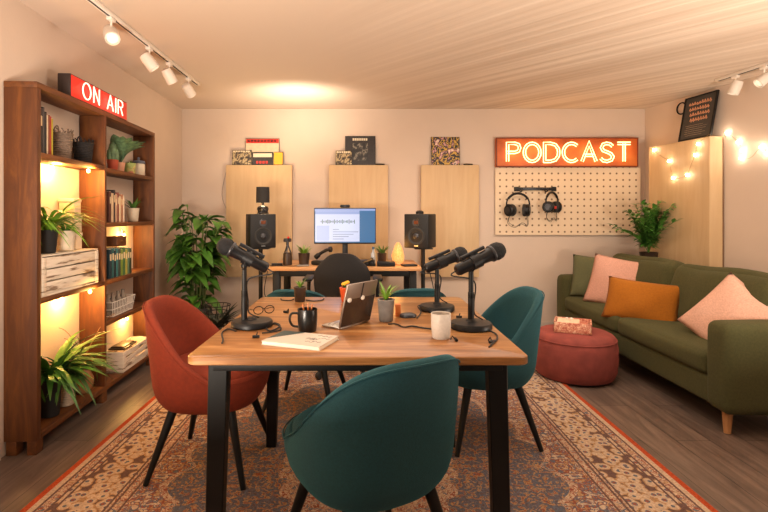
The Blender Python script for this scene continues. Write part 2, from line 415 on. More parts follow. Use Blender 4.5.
def Ux(x, d=.08): return 480*(1.60+d-.1053)/(343.4-x)-2.34
def books(u0, z, specs, group, where, lean=0, d0=.02):
    u = u0
    for i, (th, h, dp, col, desc) in enumerate(specs):
        bm = new(); box(bm, (-dp/2, th/2, h/2), (dp, th, h), .0012)
        o = obj('book', bm, M('book '+col_name(col), col, .6, noise=.12, scale=30), None, loc=S(u, d0, z+.001), rotz=SR)
        bm = new(); box(bm, (-dp/2-.002, th/2, h/2), (dp-.002, th*.72, h+.003), 0); obj('pages', bm, papr, o, smooth=False)
        if th > .016:
            bm = new(); box(bm, (.0004, th/2, h*.72), (.001, th*.6, h*.22)); obj('spine_title', bm, M('spine pale', lin(214, 190, 150), .7), o, smooth=False)
        if lean: o.rotation_euler = (lean, 0, SR)
        tag(o, desc+' '+where, 'book', group); u += th+.002+(abs(lean)*h*.0)
def col_name(c): return '%02x%02x%02x' % tuple(int(v*255) for v in c)
books(.06, 1.485, [(.018, .225, .12, lin(40, 34, 34), 'black thick folder nearest the side panel'), (.014, .235, .12, lin(70, 66, 66), 'dark grey tall magazine'),
    (.016, .215, .12, lin(30, 28, 30), 'black magazine between grey and cream ones'), (.010, .20, .12, lin(200, 180, 150), 'thin cream magazine'),
    (.014, .205, .12, lin(120, 60, 40), 'reddish brown magazine'), (.010, .20, .12, lin(150, 40, 30), 'thin red magazine'), (.012, .19, .12, lin(160, 150, 40), 'yellow green magazine')],
    'magazines on the top shelf', 'on the top left shelf', lean=.0)
books(.77, 1.128, [(.024, .20, .11, lin(90, 50, 40), 'dark red hardback'), (.03, .19, .11, lin(206, 176, 140), 'wide cream paperback'), (.02, .215, .11, lin(50, 40, 40), 'black tall book'),
    (.028, .185, .11, lin(190, 150, 120), 'tan paperback'), (.022, .20, .11, lin(130, 70, 60), 'maroon book'), (.026, .175, .11, lin(220, 196, 160), 'pale short book'),
    (.03, .19, .11, lin(170, 120, 90), 'light brown hardback'), (.02, .18, .11, lin(226, 208, 184), 'white thin book')], 'books beside the small white pot', 'beside the small potted plant')
books(.77, .762, [(.032, .19, .12, lin(24, 50, 60), 'navy book'), (.03, .195, .12, lin(40, 90, 90), 'teal book'), (.024, .18, .12, lin(20, 30, 36), 'black book'), (.03, .19, .12, lin(50, 110, 110), 'light teal book'),
    (.034, .185, .12, lin(60, 70, 60), 'dark grey green book'), (.03, .18, .12, lin(120, 140, 50), 'lime green book'), (.036, .19, .12, lin(70, 110, 60), 'green book'), (.03, .175, .12, lin(170, 160, 70), 'yellow book'),
    (.03, .185, .12, lin(90, 120, 90), 'grey green book'), (.03, .18, .12, lin(50, 60, 40), 'dark olive book at the right end')], 'colourful books on the middle right shelf', 'on the lamp-lit right shelf')

def basket(nm, label, u, z, r, h, mat, contents=True, gap=False):
    t = thing(nm, label, 'basket', S(u, .082, z+.001), SR)
    bm = new(); n_ = 40
    prof = []
    for i in range(13):
        f = i/12; prof.append((r*(.78+.22*f)+.0035*math.sin(i*PI), h*.8*f))
        prof.append((r*(.78+.22*f)+.004, h*.8*(f+.035)))
    prof += [(r+.006, h*.84), (r-.004, h*.84), (r*.78, .01), (.001, .008)]
    lathe(bm, prof, n=n_, cap1=False); obj('basket_body', bm, mat, t)
    bm = new()
    for i in range(14):
        a = 2*PI*i/14; p = Vector((r*.95*math.cos(a), r*.95*math.sin(a), h*.8))
        tube(bm, spline([p, p+Vector((0, 0, h*.14)), p*1.02+Vector((.01*math.sin(a), 0, h*.17)), Vector((r*.95*math.cos(a+.3), r*.95*math.sin(a+.3), h*.82))], 3), .002, 5)
    obj('rim_loops', bm, mat, t)
    bm = new()
    for s in (-1, 1):
        tube(bm, spline([(0, s*r*.95, h*.75), (0, s*r*1.12, h*.95), (.01, s*r*.9, h*1.05), (.015, s*r*.8, h*.82)], 4), .0035, 6)
    obj('handle', bm, mat, t); return t
basket('wicker_basket', 'grey wicker basket beside the magazines on the top shelf', Ux(62), 1.485, .056, .17, wick_g)
basket('wicker_basket', 'black wicker basket against the divider on the top shelf', .572, 1.485, .055, .15, wick_b)

def crate(label, u0, u1, z, h, group='white wooden crates'):
    w = u1-u0; dp = .145
    t = thing('wooden_crate', label, 'crate', S(u0, .006, z+.001), SR, group)
    bm = new()
    box(bm, (-dp/2, w/2, .006), (dp, w, .012), .001); obj('bottom_board', bm, crate_m, t)
    for s in (0, 1):
        bm = new(); box(bm, (-dp/2, .006+s*(w-.012), h/2), (dp, .012, h), .002)
        obj('end_board', bm, crate_m, t)
    k = 3; sh = (h-.012)/k-.006
    for i in range(k):
        for xx in (-.005, -dp+.005):
            bm = new(); box(bm, (xx, w/2, .014+sh/2+i*(sh+.006)), (.01, w-.026, sh), .002); obj('slat', bm, crate_m, t)
    for s in (0, 1):
        bm = new(); box(bm, (.001, .02+s*(w-.04), h/2), (.005, .03, h*.96), .001); obj('corner_batten', bm, crate_m, t)
    return t
c1 = crate('white distressed crate under the potted plants on the middle left shelf', .045, .60, .762, .20)
bm = new(); box(bm, (-.073, .277, .205), (.145, .55, .008), .002); obj('lid', bm, crate_m, c1)
c2 = crate('white distressed crate on the bottom right shelf', .93, 1.38, .1, .14)
# things on / in the lower crate
bm = new(); box(bm, (0, 0, .0), (.11, .2, .012), .003); box(bm, (.0, .0, .010), (.09, .17, .01), .003)
o = obj('serving_tray', bm, potbrn, loc=S(1.08, .075, .2475), rotz=SR); tag(o, 'dark flat tray lying across the lower right crate', 'tray')

def potted(nm, label, loc, r0, r1, h, pmat, build, lmat, cat='potted plant', rotz=0, group=None, potname='pot'):
    t = thing(nm, label, cat, loc, rotz, group)
    bm = new(); pot(bm, r0, r1, h); obj(potname, bm, pmat, t)
    bm = new(); lathe(bm, [(r1*.9, h*.86), (r1*.6, h*.9), (.001, h*.91)], n=20, cap1=False); obj('soil', bm, soil, t)
    bm = new(); build(bm, h*.88, r1); obj('foliage', bm, lmat, t, angle=180); return t
def spiky(nl, L, W, up=(.9, 1.3), droop=(.3, 1.0)):
    def f(bm, z, r):
        for i in range(nl):
            a = rnd.uniform(0, 2*PI); rr_ = rnd.uniform(0, r*.5)
            leaf(bm, (rr_*math.cos(a), rr_*math.sin(a), z), a+rnd.uniform(-.4, .4), L*rnd.uniform(.6, 1.1), W*rnd.uniform(.7, 1.2), rnd.uniform(*up), rnd.uniform(*droop), 7)
    return f
def shelfplant(nl, L, W, ulo, uhi):
    def f(bm, z, r):     # sits in a shallow shelf: leaves spread along the shelf and out to the room
        for i in range(nl):
            a = rnd.uniform(-PI*.62, PI*.62)
            rr_ = rnd.uniform(0, r*.5); k = 1 if abs(a) < 1.8 else .5
            leaf(bm, (rr_*math.cos(a), rr_*math.sin(a), z), a, L*k*rnd.uniform(.55, 1.1), W*rnd.uniform(.7, 1.2), rnd.uniform(.8, 1.35), rnd.uniform(.5, 1.2), 7)
        for v in bm.verts:   # leaves bend away from the side panel, the divider and the wall
            if v.co.y < ulo: v.co.y = ulo+(ulo-v.co.y)*.25
            if v.co.y > uhi and v.co.x < .09: v.co.y = uhi-(v.co.y-uhi)*.2
            v.co.x = max(v.co.x, -.055)
    return f
ct = .762+.21
potted('spider_plant', 'bright green grassy plant in black pot on the white crate', S(Ux(46), .07, ct+.001), .038, .050, .125, potblk, shelfplant(80, .31, .017, -.13, .28), leafB)
potted('potted_herb', 'small leafy plant in cream pot on the white crate', S(Ux(65), .075, ct+.001), .042, .048, .115, potwht, shelfplant(16, .12, .018, -.2, .2), leafC)
for i in range(3):
    bm = new(); box(bm, (0, 0, .05), (.10-.006*i, .07+.008*(i == 1), .098), .004)
    tb = obj('storage_box', bm, M('cream card', lin(206, 186, 158), .7, noise=.06), loc=S(.475, .105, ct+.002+.1*i), rotz=SR)
    bm = new(); box(bm, (0, 0, .088), (.104-.006*i, .078+.008*(i == 1), .022), .003); obj('lid', bm, potwht, tb)
    tag(tb, ['lowest cream box in the stack by the divider', 'middle cream box in the stack by the divider', 'topmost cream box in the stack by the divider'][i], 'box', 'stacked cream boxes')
potted('peace_lily', 'leafy dark green plant in black pot on the bottom left shelf', S(Ux(50), .078, .101), .045, .058, .2, potblk, shelfplant(70, .36, .036, -.16, .38), leafA)
potted('potted_ivy', 'arching green plant in white wicker pot on the bottom shelf', S(Ux(66), .08, .101), .042, .055, .16, wick_w, shelfplant(50, .33, .024, -.3, .24), leafC, potname='wicker_pot')
bm = new(); lathe(bm, [(.03, 0), (.055, .03), (.06, .08), (.04, .13), (.03, .15), (.035, .16), (.03, .16), (.026, .15), (.001, .149)], n=28, cap1=False)
tag(obj('ceramic_vase', bm, M('tan glaze', lin(170, 120, 76), .4, noise=.2), loc=S(.575, .085, .101)), 'round tan vase against the divider on the bottom shelf', 'vase')
# branches (dry twigs) standing in a vase is part of the vase picture
bm = new()
for i in range(10):
    a = rnd.uniform(-1.6, 1.6); L = rnd.uniform(.25, .38)
    tube(bm, spline([(0, 0, .1), (.01, .02*i/5-.02, .2), (L*.2*math.cos(a), L*.5*math.sin(a), .1+L*.8), (L*.35*math.cos(a), L*.8*math.sin(a), .1+L*.95)], 4), .0016, 4)
tw = obj('dried_twigs', bm, M('dry twig', lin(150, 110, 70), .8), loc=S(.575, .085, .102)); tag(tw, 'thin dried twigs standing in the round tan vase', 'twigs')

# right bay top compartment
def cactus(bm, z, r):
    for (x, y, s, h) in ((0, 0, .026, .13), (.018, .015, .016, .09), (-.012, -.022, .015, .08)):
        prof = [(s*.6, 0)]+[(s*(.75+.3*math.sin(PI*i/8)), h*i/9) for i in range(1, 9)]+[(s*.3, h), (.001, h*1.01)]
        lathe(bm, prof, (x, y, z), n=12, cap1=False)
potted('cactus', 'cactus cluster in terracotta pot beside the divider on the top right shelf', S(.93, .075, 1.477), .03, .036, .075, M('terracotta', lin(168, 72, 46), .7), cactus, leafD)
def bigpad(bm, z, r):
    for i in range(9):
        a = -1.3+i*.33; leaf(bm, (0, 0, z), a, .20, .09, rnd.uniform(1.0, 1.25), .35, 6, .5)
potted('succulent', 'large mottled green succulent in a tan cup on the top right shelf', S(1.05, .085, 1.477), .03, .038, .07, M('blush pot', lin(206, 150, 120), .5), bigpad, leafD)
potted('small_succulent', 'tiny cactus in yellow green painted pot on the top right shelf', S(1.19, .075, 1.477), .036, .042, .08, patchy('painted pot', [(0, lin(150, 160, 90)), (.5, lin(190, 180, 110)), (.6, lin(190, 110, 90)), (.66, lin(190, 180, 120))], 22), spiky(8, .04, .01), leafC)
t = thing('lidded_jar', 'grey patterned jar with a lid and knob on the top right shelf', 'jar', S(1.355, .08, 1.477))
bm = new(); lathe(bm, [(.04, 0), (.046, .01), (.046, .09), (.04, .095), (.001, .095)], n=28, cap1=False); obj('jar_body', bm, potwht, t)
bm = new(); lathe(bm, [(.044, .094), (.049, .1), (.044, .115), (.01, .122), (.006, .13), (.011, .14), (.001, .146)], n=28, cap1=False); obj('lid', bm, M('slate glaze', lin(90, 96, 110), .4), t)
potted('aloe', 'small spiky green plant in white pot on the second right shelf', S(1.25, .078, 1.129), .036, .045, .1, potwht, spiky(26, .085, .012, (.9, 1.3), (.1, .6)), leafC)
bm = new(); box(bm, (0, 0, .035), (.09, .14, .07), .004); wb = obj('wooden_box', bm, shelfw_h, loc=S(1.0, .09, .96), rotz=SR)
bm = new(); box(bm, (.046, 0, .035), (.004, .03, .012), .001); obj('clasp', bm, brass, wb); tag(wb, 'small dark wooden box lying on top of the teal books', 'box')
# wire basket with glasses
t = thing('wire_basket', 'white wire basket holding glass bottles above the lower crate', 'basket', S(.98, .08, .501), SR)
bm = new()
for zz, k in ((.004, .85), (.05, .93), (.1, 1)):
    tube(bm, [(.06*k, -.17*k, zz), (.06*k, .17*k, zz), (-.06*k, .17*k, zz), (-.06*k, -.17*k, zz)], .0028, 6, cyc=True)
for i in range(15):
    y = -.17+.34*i/14
    for s in (1, -1): tube(bm, [(s*.051, y*.85, .004), (s*.06, y, .1)], .002, 5)
for i in range(9): tube(bm, [(-.05, -.14+.035*i, .004), (.05, -.14+.035*i, .004)], .0018, 5)
obj('wire_frame', bm, whitep, t)
for i, y in enumerate((-.11, -.04, .04, .11)):
    bm = new(); lathe(bm, [(.024, 0), (.026, .01), (.026, .08), (.012, .11), (.011, .14), (.001, .141)], n=18, cap1=False)
    o = obj('glass_bottle', bm, M('smoky glass', (.5, .42, .34), .1, trans=.6), loc=S(.98, .08, .508)+Vector((-.045*y, y, 0)))
    tag(o, ['glass bottle nearest the divider in the wire basket', 'second glass bottle from the divider in the wire basket', 'third glass bottle from the divider in the wire basket', 'glass bottle farthest from the divider in the wire basket'][i], 'bottle', 'bottles in the wire basket')

# warm shelf bulbs
def pt(name, loc, col, W_, rad=.03):
    d = bpy.data.lights.new(name, 'POINT'); d.energy = W_; d.color = col; d.shadow_soft_size = rad
    o = bpy.data.objects.new(name, d); COL.objects.link(o); o.location = loc; return o
WARM = (1, .52, .13)
for (u, d, z, w, lab) in ((.34, .13, 1.44, 5, 'warm bulb glowing high behind the grassy plant on the left shelf'), (.16, .135, .66, 2.6, 'warm bulb glowing behind the leafy plant near the side panel'),
                     (.45, .14, .70, 4, 'warm bulb glowing under the crate shelf near the divider'),
                     (.53, .03, 1.44, 3.2, 'added warm bulb lighting the divider at the front of the left shelf'), (.55, .03, .715, 2.2, 'added warm bulb lighting the divider at the front below the crate'),  # two added bulbs, put here to light the divider
                     (1.22, .13, 1.03, 2.6, 'warm bulb glowing above the colourful books'), (1.27, .13, .40, 2.6, 'warm bulb glowing above the lower right crate')):
    p = S(u, d, z); bm = new(); ball(bm, (0, 0, 0), .009, (1, 1, 1.3), 12); o = obj('shelf_bulb', bm, bulb_m, loc=p)
    bm = new(); lathe(bm, [(.005, .010), (.006, .012), (.006, .03), (.001, .031)], n=10, cap1=False); obj('socket', bm, blackp, o)
    bm = new(); tube(bm, [(0, 0, .03), (-.012, 0, .04), (-.02, 0, .05)], .0015, 5); obj('wire', bm, blackp, o)
    tag(o, lab, 'light', 'warm bulbs in the bookcase')
    pt('shelf_light', p+Vector((.03, 0, -.005)), WARM, w*1.8, .02)

# ---------------------------------------------------------------- neon signs
LET = {
 'P': [[(0, 0), (0, 1), (.38, 1), (.56, .93), (.62, .75), (.56, .57), (.38, .5), (0, .5)]],
 'O': [[(.4+.4*math.cos(a), .5+.5*math.sin(a)) for a in [2*PI*i/20 for i in range(21)]]],
 'D': [[(0, 0), (0, 1), (.3, 1), (.55, .92), (.7, .7), (.72, .5), (.7, .3), (.55, .08), (.3, 0), (0, 0)]],
 'C': [[(.42+.42*math.cos(a), .5+.5*math.sin(a)) for a in [R(48)+R(264)*i/16 for i in range(17)]]],
 'A': [[(0, 0), (.36, 1), (.72, 0)], [(.13, .34), (.59, .34)]],
 'S': [[(.6, .84), (.48, .96), (.3, 1), (.12, .94), (.04, .76), (.12, .6), (.32, .52), (.52, .42), (.62, .26), (.54, .08), (.32, 0), (.12, .04), (0, .17)]],
 'T': [[(0, 1), (.66, 1)], [(.33, 1), (.33, 0)]],
 'N': [[(0, 0), (0, 1), (.6, 0), (.6, 1)]],
 'I': [[(0, 0), (0, 1)]],
 'R': [[(0, 0), (0, 1), (.36, 1), (.54, .93), (.6, .76), (.54, .59), (.36, .52), (0, .52)], [(.32, .52), (.6, 0)]]}
WID = {'P': .62, 'O': .8, 'D': .72, 'C': .72, 'A': .72, 'S': .62, 'T': .66, 'N': .6, 'I': 0, 'R': .6, ' ': .3}
def offset(pts, o):
    out = []; closed = (Vector(pts[0])-Vector(pts[-1])).length < 1e-4
    N = len(pts)
    for i in range(N):
        if closed: a = pts[i-1] if i else pts[-2]; c = pts[i+1] if i < N-1 else pts[1]
        else: a = pts[max(i-1, 0)]; c = pts[min(i+1, N-1)]
        p = Vector(pts[i]); t1 = (p-Vector(a)); t2 = (Vector(c)-p)
        t1 = t1.normalized() if t1.length > 1e-6 else t2.normalized(); t2 = t2.normalized() if t2.length > 1e-6 else t1
        nn = Vector((-(t1+t2).y, (t1+t2).x)); nn = nn.normalized() if nn.length > 1e-3 else Vector((-t1.y, t1.x))
        k = 1/max(.45, nn.dot(Vector((-t1.y, t1.x))))
        out.append(p+nn*o*k)
    return out
def letters(text, parent, place, h, gap, r, mat, double=0, kx=1.0):
    wtot = sum(WID[c]*kx for c in text)+gap*(len(text)-1); x = -wtot/2
    for c in text:
        if c != ' ':
            bm = new()
            for st in LET[c]:
                st = [(p[0]*kx, p[1]) for p in st]
                for o_ in ((-double, double) if double else (0,)):
                    pp = offset(st, o_/h) if double else [Vector(p) for p in st]
                    tube(bm, [place((x+p[0])*h, (p[1]-.5)*h) for p in pp], r, 8)
            obj('neon_letter', bm, mat, parent, angle=180)
        x += WID[c]*kx+gap
# PODCAST sign
sz0, sz1 = CAMH+(216-167)*4.88/480, CAMH+(216-138)*4.88/480
sx0, sx1 = (496-365)*4.86/480, (638-365)*4.86/480
scx, scz = (sx0+sx1)/2, (sz0+sz1)/2
t = thing('neon_sign', 'orange rust backed neon sign reading PODCAST above the pegboard', 'sign', (scx, YB-.002, scz-.15))
rust_m = patchy('rusty sign metal', [(.2, lin(140, 62, 22)), (.5, lin(190, 92, 34)), (.8, lin(205, 118, 50))], 5, .55, interp='LINEAR')
SW, SH = sx1-sx0, sz1-sz0
bm = new(); box(bm, (0, -.03, .15), (SW, .056, SH), .006); obj('sign_case', bm, rust_m, t)
bm = new()
for s in (-1, 1):
    box(bm, (0, -.061, .15+s*(SH/2-.005)), (SW, .012, .01), .002); box(bm, (s*(SW/2-.005), -.061, .15), (.01, .012, SH), .002)
obj('sign_rim', bm, M('dark rust rim', lin(110, 44, 18), .6, noise=.2), t)
neon_y = emis('yellow neon', (1, .74, .33), 2.6)
letters('PODCAST', t, lambda a, c: Vector((a+.012, -.078, .146+c)), .182,   .26, .0055, neon_y, .0120, 1.08)
for i in range(7): pt('neon_light', (scx-.57+.19*i, YB-.14, scz), (1, .50, .14), .5, .05)
# ON AIR sign on the bookcase
t = thing('neon_sign', 'red light box reading ON AIR standing on top of the bookcase', 'sign', S(.63, .01, HT+.001), SR)
t.location = S(.655, .0, HT+.001)
LW, LH, LD = .69, .13, .07
bm = new(); box(bm, (-LD/2-.012, 0, LH/2), (LD, LW, LH), .003); obj('sign_case', bm, M('dark sign case', lin(40, 26, 24), .5), t)
red_face = M('red translucent face', lin(180, 20, 12), .4, emit=(1, .05, .02), es=.38, noise=.25, scale=9)
bm = new(); box(bm, (-.011, 0, LH/2), (.004, LW-.012, LH-.012), .001); obj('sign_face', bm, red_face, t)
neon_r = emis('pale red neon', (1, .50, .36), 2.6)
letters('ON AIR', t, lambda a, c: Vector((.004, a, LH/2+c)), .094, .36, .0040, neon_r, 0, 1.15)
for i in range(3):
    pt('sign_light', S(.635-.2+.2*i, -.06, HT+.07), (1, .12, .05), .2, .03)

# ---------------------------------------------------------------- ceiling tracks
def head(parent, y, aim, mat=whitep):
    a = obj_e = None
    bm = new(); box(bm, (0, y, -.032), (.03, .05, .02), .003); tube(bm, [(0, y, -.04), (0, y, -.075)], .006, 10)
    box(bm, (0, y, -.082), (.014, .03, .018), .002)
    h = obj('spot_head', bm, mat, parent)
    m = aim.normalized().to_track_quat('Z', 'Y').to_matrix().to_4x4()
    bm = new(); lathe(bm, [(.018, -.055), (.032, -.05), (.038, -.02), (.038, .05), (.034, .052), (.034, .035), (.001, .035)], (0, y, -.115), n=24, mat=m, cap1=False)
    obj('shade', bm, mat, h)
    bm = new(); lathe(bm, [(.030, .036), (.028, .042), (.001, .044)], (0, y, -.115), n=20, mat=m, cap1=False); obj('lamp', bm, emis('spot lamp lens', (1, .85, .65), .6), h)
def spot(name, loc, aim, W_, ang=70, blend=.8, col=(1, .84, .68), rad=.04):
    d = bpy.data.lights.new(name, 'SPOT'); d.energy = W_; d.color = col; d.spot_size = R(ang); d.spot_blend = blend; d.shadow_soft_size = rad
    o = bpy.data.objects.new(name, d); COL.objects.link(o); o.location = loc
    o.rotation_euler = Vector(aim).normalized().to_track_quat('-Z', 'Y').to_euler(); return o
t = thing('track_light', 'white ceiling track with four spotlights above the bookcase', 'track light', (-1.375, 3.05, CEIL))
bm = new(); box(bm, (0, 0, -.011), (.036, 1.82, .02), .002); obj('rail', bm, whitep, t)
bm = new(); box(bm, (0, 0, -.0225), (.008, 1.78, .003), 0); obj('rail_slot', bm, blackp, t)
for Y, aim in ((2.6, (.45, -.55, -.65)), (3.06, (.55, .3, -.8)), (3.37, (.3, .5, -.8)), (3.74, (.2, .8, -.6))):
    aim = Vector(aim); head(t, Y-3.05, aim)
    spot('track_spot', Vector((-1.375, Y, CEIL-.115))+aim.normalized()*.06, aim, (20 if Y < 2.8 else 12) if Y < 3.5 else 14)
t = thing('track_light', 'white ceiling track with spotlights near the right wall', 'track light', (2.925, 3.0, CEIL))
t.rotation_euler.z = R(7.5)
bm = new(); box(bm, (0, 0, -.011), (.036, 1.7, .02), .002); obj('rail', bm, whitep, t)
bm = new(); box(bm, (0, 0, -.0225), (.008, 1.66, .003), 0); obj('rail_slot', bm, blackp, t)
for y, aim in ((.68, (-.2, .3, -.9)), (.45, (-.6, .2, -.5)), (.0, (-.5, -.3, -.8))):
    aim = Vector(aim); head(t, y, aim); p = Vector((2.925-math.sin(R(7.5))*y, 3.0+y, CEIL-.115))
    spot('track_spot', p+aim.normalized()*.06, aim, 9)

# ---------------------------------------------------------------- acoustic panels and album covers
def panel(label, xa, xb, y0, y1):
    Y = YB-.06
    a = at(xa, y0, Y); c = at(xb, y1, Y)
    t = thing('acoustic_panel', label, 'panel', ((a.x+c.x)/2, YB-.002, c.z), 0, 'birch acoustic panels on the back wall')
    w = c.x-a.x; h = a.z-c.z
    bm = new(); box(bm, (0, -.053, h/2), (w, .014, h), .003); obj('face_board', bm, plyw, t)
    bm = new()
    for s in (-1, 1): box(bm, (s*(w/2-.012), -.023, h/2), (.018, .046, h-.006), .002)
    for z in (.012, h-.012): box(bm, (0, -.023, z), (w-.05, .046, .018), .002)
    obj('edge_frame', bm, plyw, t); return a.z
for lab, xa, xb in (('tall birch acoustic panel behind the left speaker and lamp', 226, 292), ('tall birch acoustic panel behind the computer monitor', 329, 388), ('tall birch acoustic panel between right speaker and pegboard', 421, 479)):
    ptop = panel(lab, xa, xb, 165, 277)
def cover(label, xa, xb, ya, yb, art, dY=.0, tilt=R(-6), z0=None):
    Y = YB-.045-dY; a = at(xa, ya, Y); c = at(xb, yb, Y); w = c.x-a.x; h = a.z-(z0 if z0 is not None else ptop)
    t = thing('record_sleeve', label, 'record sleeve', ((a.x+c.x)/2, Y, (z0 if z0 is not None else ptop)+.001), 0, 'record sleeves on the panel tops')
    t.rotation_euler.x = tilt
    bm = new(); box(bm, (0, 0, h/2), (w, .006, h), .001); obj('sleeve', bm, black, t)
    bm = new(); box(bm, (0, -.0035, h/2), (w-.008, .001, h-.008)); f = obj('front_art', bm, art[0], t, smooth=False)
    for (u0, u1, v0, v1, m_) in art[1]:
        bm = new(); box(bm, (-w/2+w*(u0+u1)/2, -.0045, h*(v0+v1)/2), (w*(u1-u0), .001, h*(v1-v0))); obj('art_block', bm, m_, t, smooth=False)
redm = M('sleeve red', lin(196, 40, 24), .5); creamm = M('sleeve cream', lin(206, 186, 156), .6, noise=.1); ylw = M('sleeve yellow', lin(226, 170, 40), .5); dk = M('sleeve dark', lin(36, 30, 30), .5, noise=.4, scale=30)
phot = patchy('sepia photo', [(0, lin(30, 24, 22)), (.42, lin(90, 74, 52)), (.5, lin(170, 150, 110)), (.58, lin(60, 48, 40)), (.66, lin(200, 180, 140))], 22)
phot2 = patchy('dark photo', [(0, lin(24, 22, 22)), (.5, lin(60, 56, 52)), (.56, lin(120, 112, 100)), (.62, lin(40, 36, 34))], 18)
phot3 = patchy('gold and pink collage', [(0, lin(30, 26, 30)), (.44, lin(190, 150, 60)), (.5, lin(40, 30, 34)), (.56, lin(180, 130, 130)), (.62, lin(220, 200, 170)), (.68, lin(60, 60, 70))], 17)
capm = M('sleeve lettering', lin(220, 206, 180), .6)
def dashes(u0, u1, v0, v1, n_, m_):
    s = (u1-u0)/n_; return [(u0+i*s, u0+i*s+s*.68, v0, v1, m_) for i in range(n_)]
cover('cream sleeve with red title band, standing behind the others on the left panel', 245, 279, 138, 165, (creamm, [(0.02, .98, .82, .98, redm)]+dashes(.06, .94, .86, .94, 9, dk)), 0)
cover('small sepia photo sleeve at the left end of the left panel', 232, 251.5, 150, 165, (phot, dashes(.05, .95, .88, .96, 7, capm)), .014)
cover('dark sleeve with red lettering in front on the left panel', 252, 273, 152, 165, (dk, dashes(.2, .8, .1, .3, 4, redm)+[(.05, .95, .6, .9, capm)]), .014)
cover('yellow edged sleeve at the right end of the left panel', 273.5, 283, 152, 165, (ylw, []), .014)
cover('large dark sleeve with a photo on the middle panel', 345, 375.5, 135.5, 165, (dk, [(.25, .75, .15, .75, phot2)]+dashes(.25, .75, .84, .92, 8, capm)), 0)
cover('small sepia sleeve in front at the left of the middle panel', 335.5, 352, 150.5, 165, (phot, dashes(.1, .9, .84, .94, 6, capm)), .014)
cover('colourful collage sleeve standing on the right panel', 431.5, 460, 136.5, 165, (phot3, []), 0)
def puck(x, lab):
    p = at(x, 165, YB-.04); bm = new(); lathe(bm, [(.045, 0), (.05, .004), (.045, .012), (.001, .013)], n=24, cap1=False)
    tag(obj('puck_light', bm, blackp, loc=(p.x, YB-.045, ptop+.001)), lab, 'puck', 'black pucks on panel tops').scale = (1, .5, 1)
puck(380, 'flat black disc at the right end of the middle panel'); puck(468, 'flat black disc beside the collage sleeve')
# thin cable on the wall left of the first panel
bm = new(); tube(bm, spline([at(226, 172, 4.90), at(222, 195, 4.905), at(228, 215, 4.905), at(223, 222, 4.905), at(214, 226, 4.905)], 6), .002, 5)
tag(obj('wall_cable', bm, M('grey cable', (.2, .18, .17), .6)), 'thin grey cable trailing down the wall beside the left panel', 'cable')

# ---------------------------------------------------------------- pegboard
pm, n, l, b = nt('perforated board')
tc = n.new('ShaderNodeTexCoord'); vm_ = n.new('ShaderNodeVectorMath'); vm_.operation = 'SCALE'; vm_.inputs['Scale'].default_value = 1/.066
l.new(tc.outputs['Object'], vm_.inputs[0])
fr = n.new('ShaderNodeVectorMath'); fr.operation = 'FRACTION'; l.new(vm_.outputs[0], fr.inputs[0])
sb = n.new('ShaderNodeVectorMath'); sb.operation = 'SUBTRACT'; l.new(fr.outputs[0], sb.inputs[0]); sb.inputs[1].default_value = (.5, .5, .5)
ml = n.new('ShaderNodeVectorMath'); ml.operation = 'MULTIPLY'; l.new(sb.outputs[0], ml.inputs[0]); ml.inputs[1].default_value = (1, 0, 1)
ln = n.new('ShaderNodeVectorMath'); ln.operation = 'LENGTH'; l.new(ml.outputs[0], ln.inputs[0])
rr = ramp(n, [(0, lin(90, 66, 48)), (.12, lin(120, 92, 68)), (.18, lin(216, 192, 162))]); l.new(ln.outputs['Value'], rr.inputs[0]); l.new(rr.outputs[0], b.inputs['Base Color']); b.inputs['Roughness'].default_value = .6
a = at(495, 167.5, 4.9); c = at(640, 235, 4.9)
t = thing('pegboard', 'perforated cream pegboard mounted under the PODCAST sign', 'pegboard', ((a.x+c.x)/2, YB-.002, c.z))
bm = new(); box(bm, (0, -.024, (a.z-c.z)/2), (c.x-a.x, .012, a.z-c.z), .002); obj('board', bm, pm, t, smooth=False)
bm = new()
for s in (-1, 1): box(bm, (s*(c.x-a.x)*.46, -.009, (a.z-c.z)/2), (.03, .018, (a.z-c.z)-.04))
obj('wall_batten', bm, plyw, t)
PF = YB-.032
t = thing('headphone_rack', 'black bar rack fixed on the pegboard above the headphones', 'rack', (at(535, 189, PF).x, PF, at(535, 189, PF).z))
bm = new(); box(bm, (0, -.02, 0), (.42, .018, .03), .006); obj('bar', bm, blackp, t)
bm = new(); box(bm, (0, -.0305, .0), (.26, .003, .014), .001); obj('bar_inlay', bm, dmetal, t)
for s in (-1, 1):
    bm = new(); box(bm, (s*.19, -.005, 0), (.05, .012, .045), .003); obj('bracket', bm, blackp, t)
for x in (-.165, .09):
    bm = new(); tube(bm, spline([(x, -.02, -.01), (x, -.05, -.03), (x, -.09, -.028), (x, -.10, -.01)], 4), .006, 8); obj('hook', bm, blackp, t)
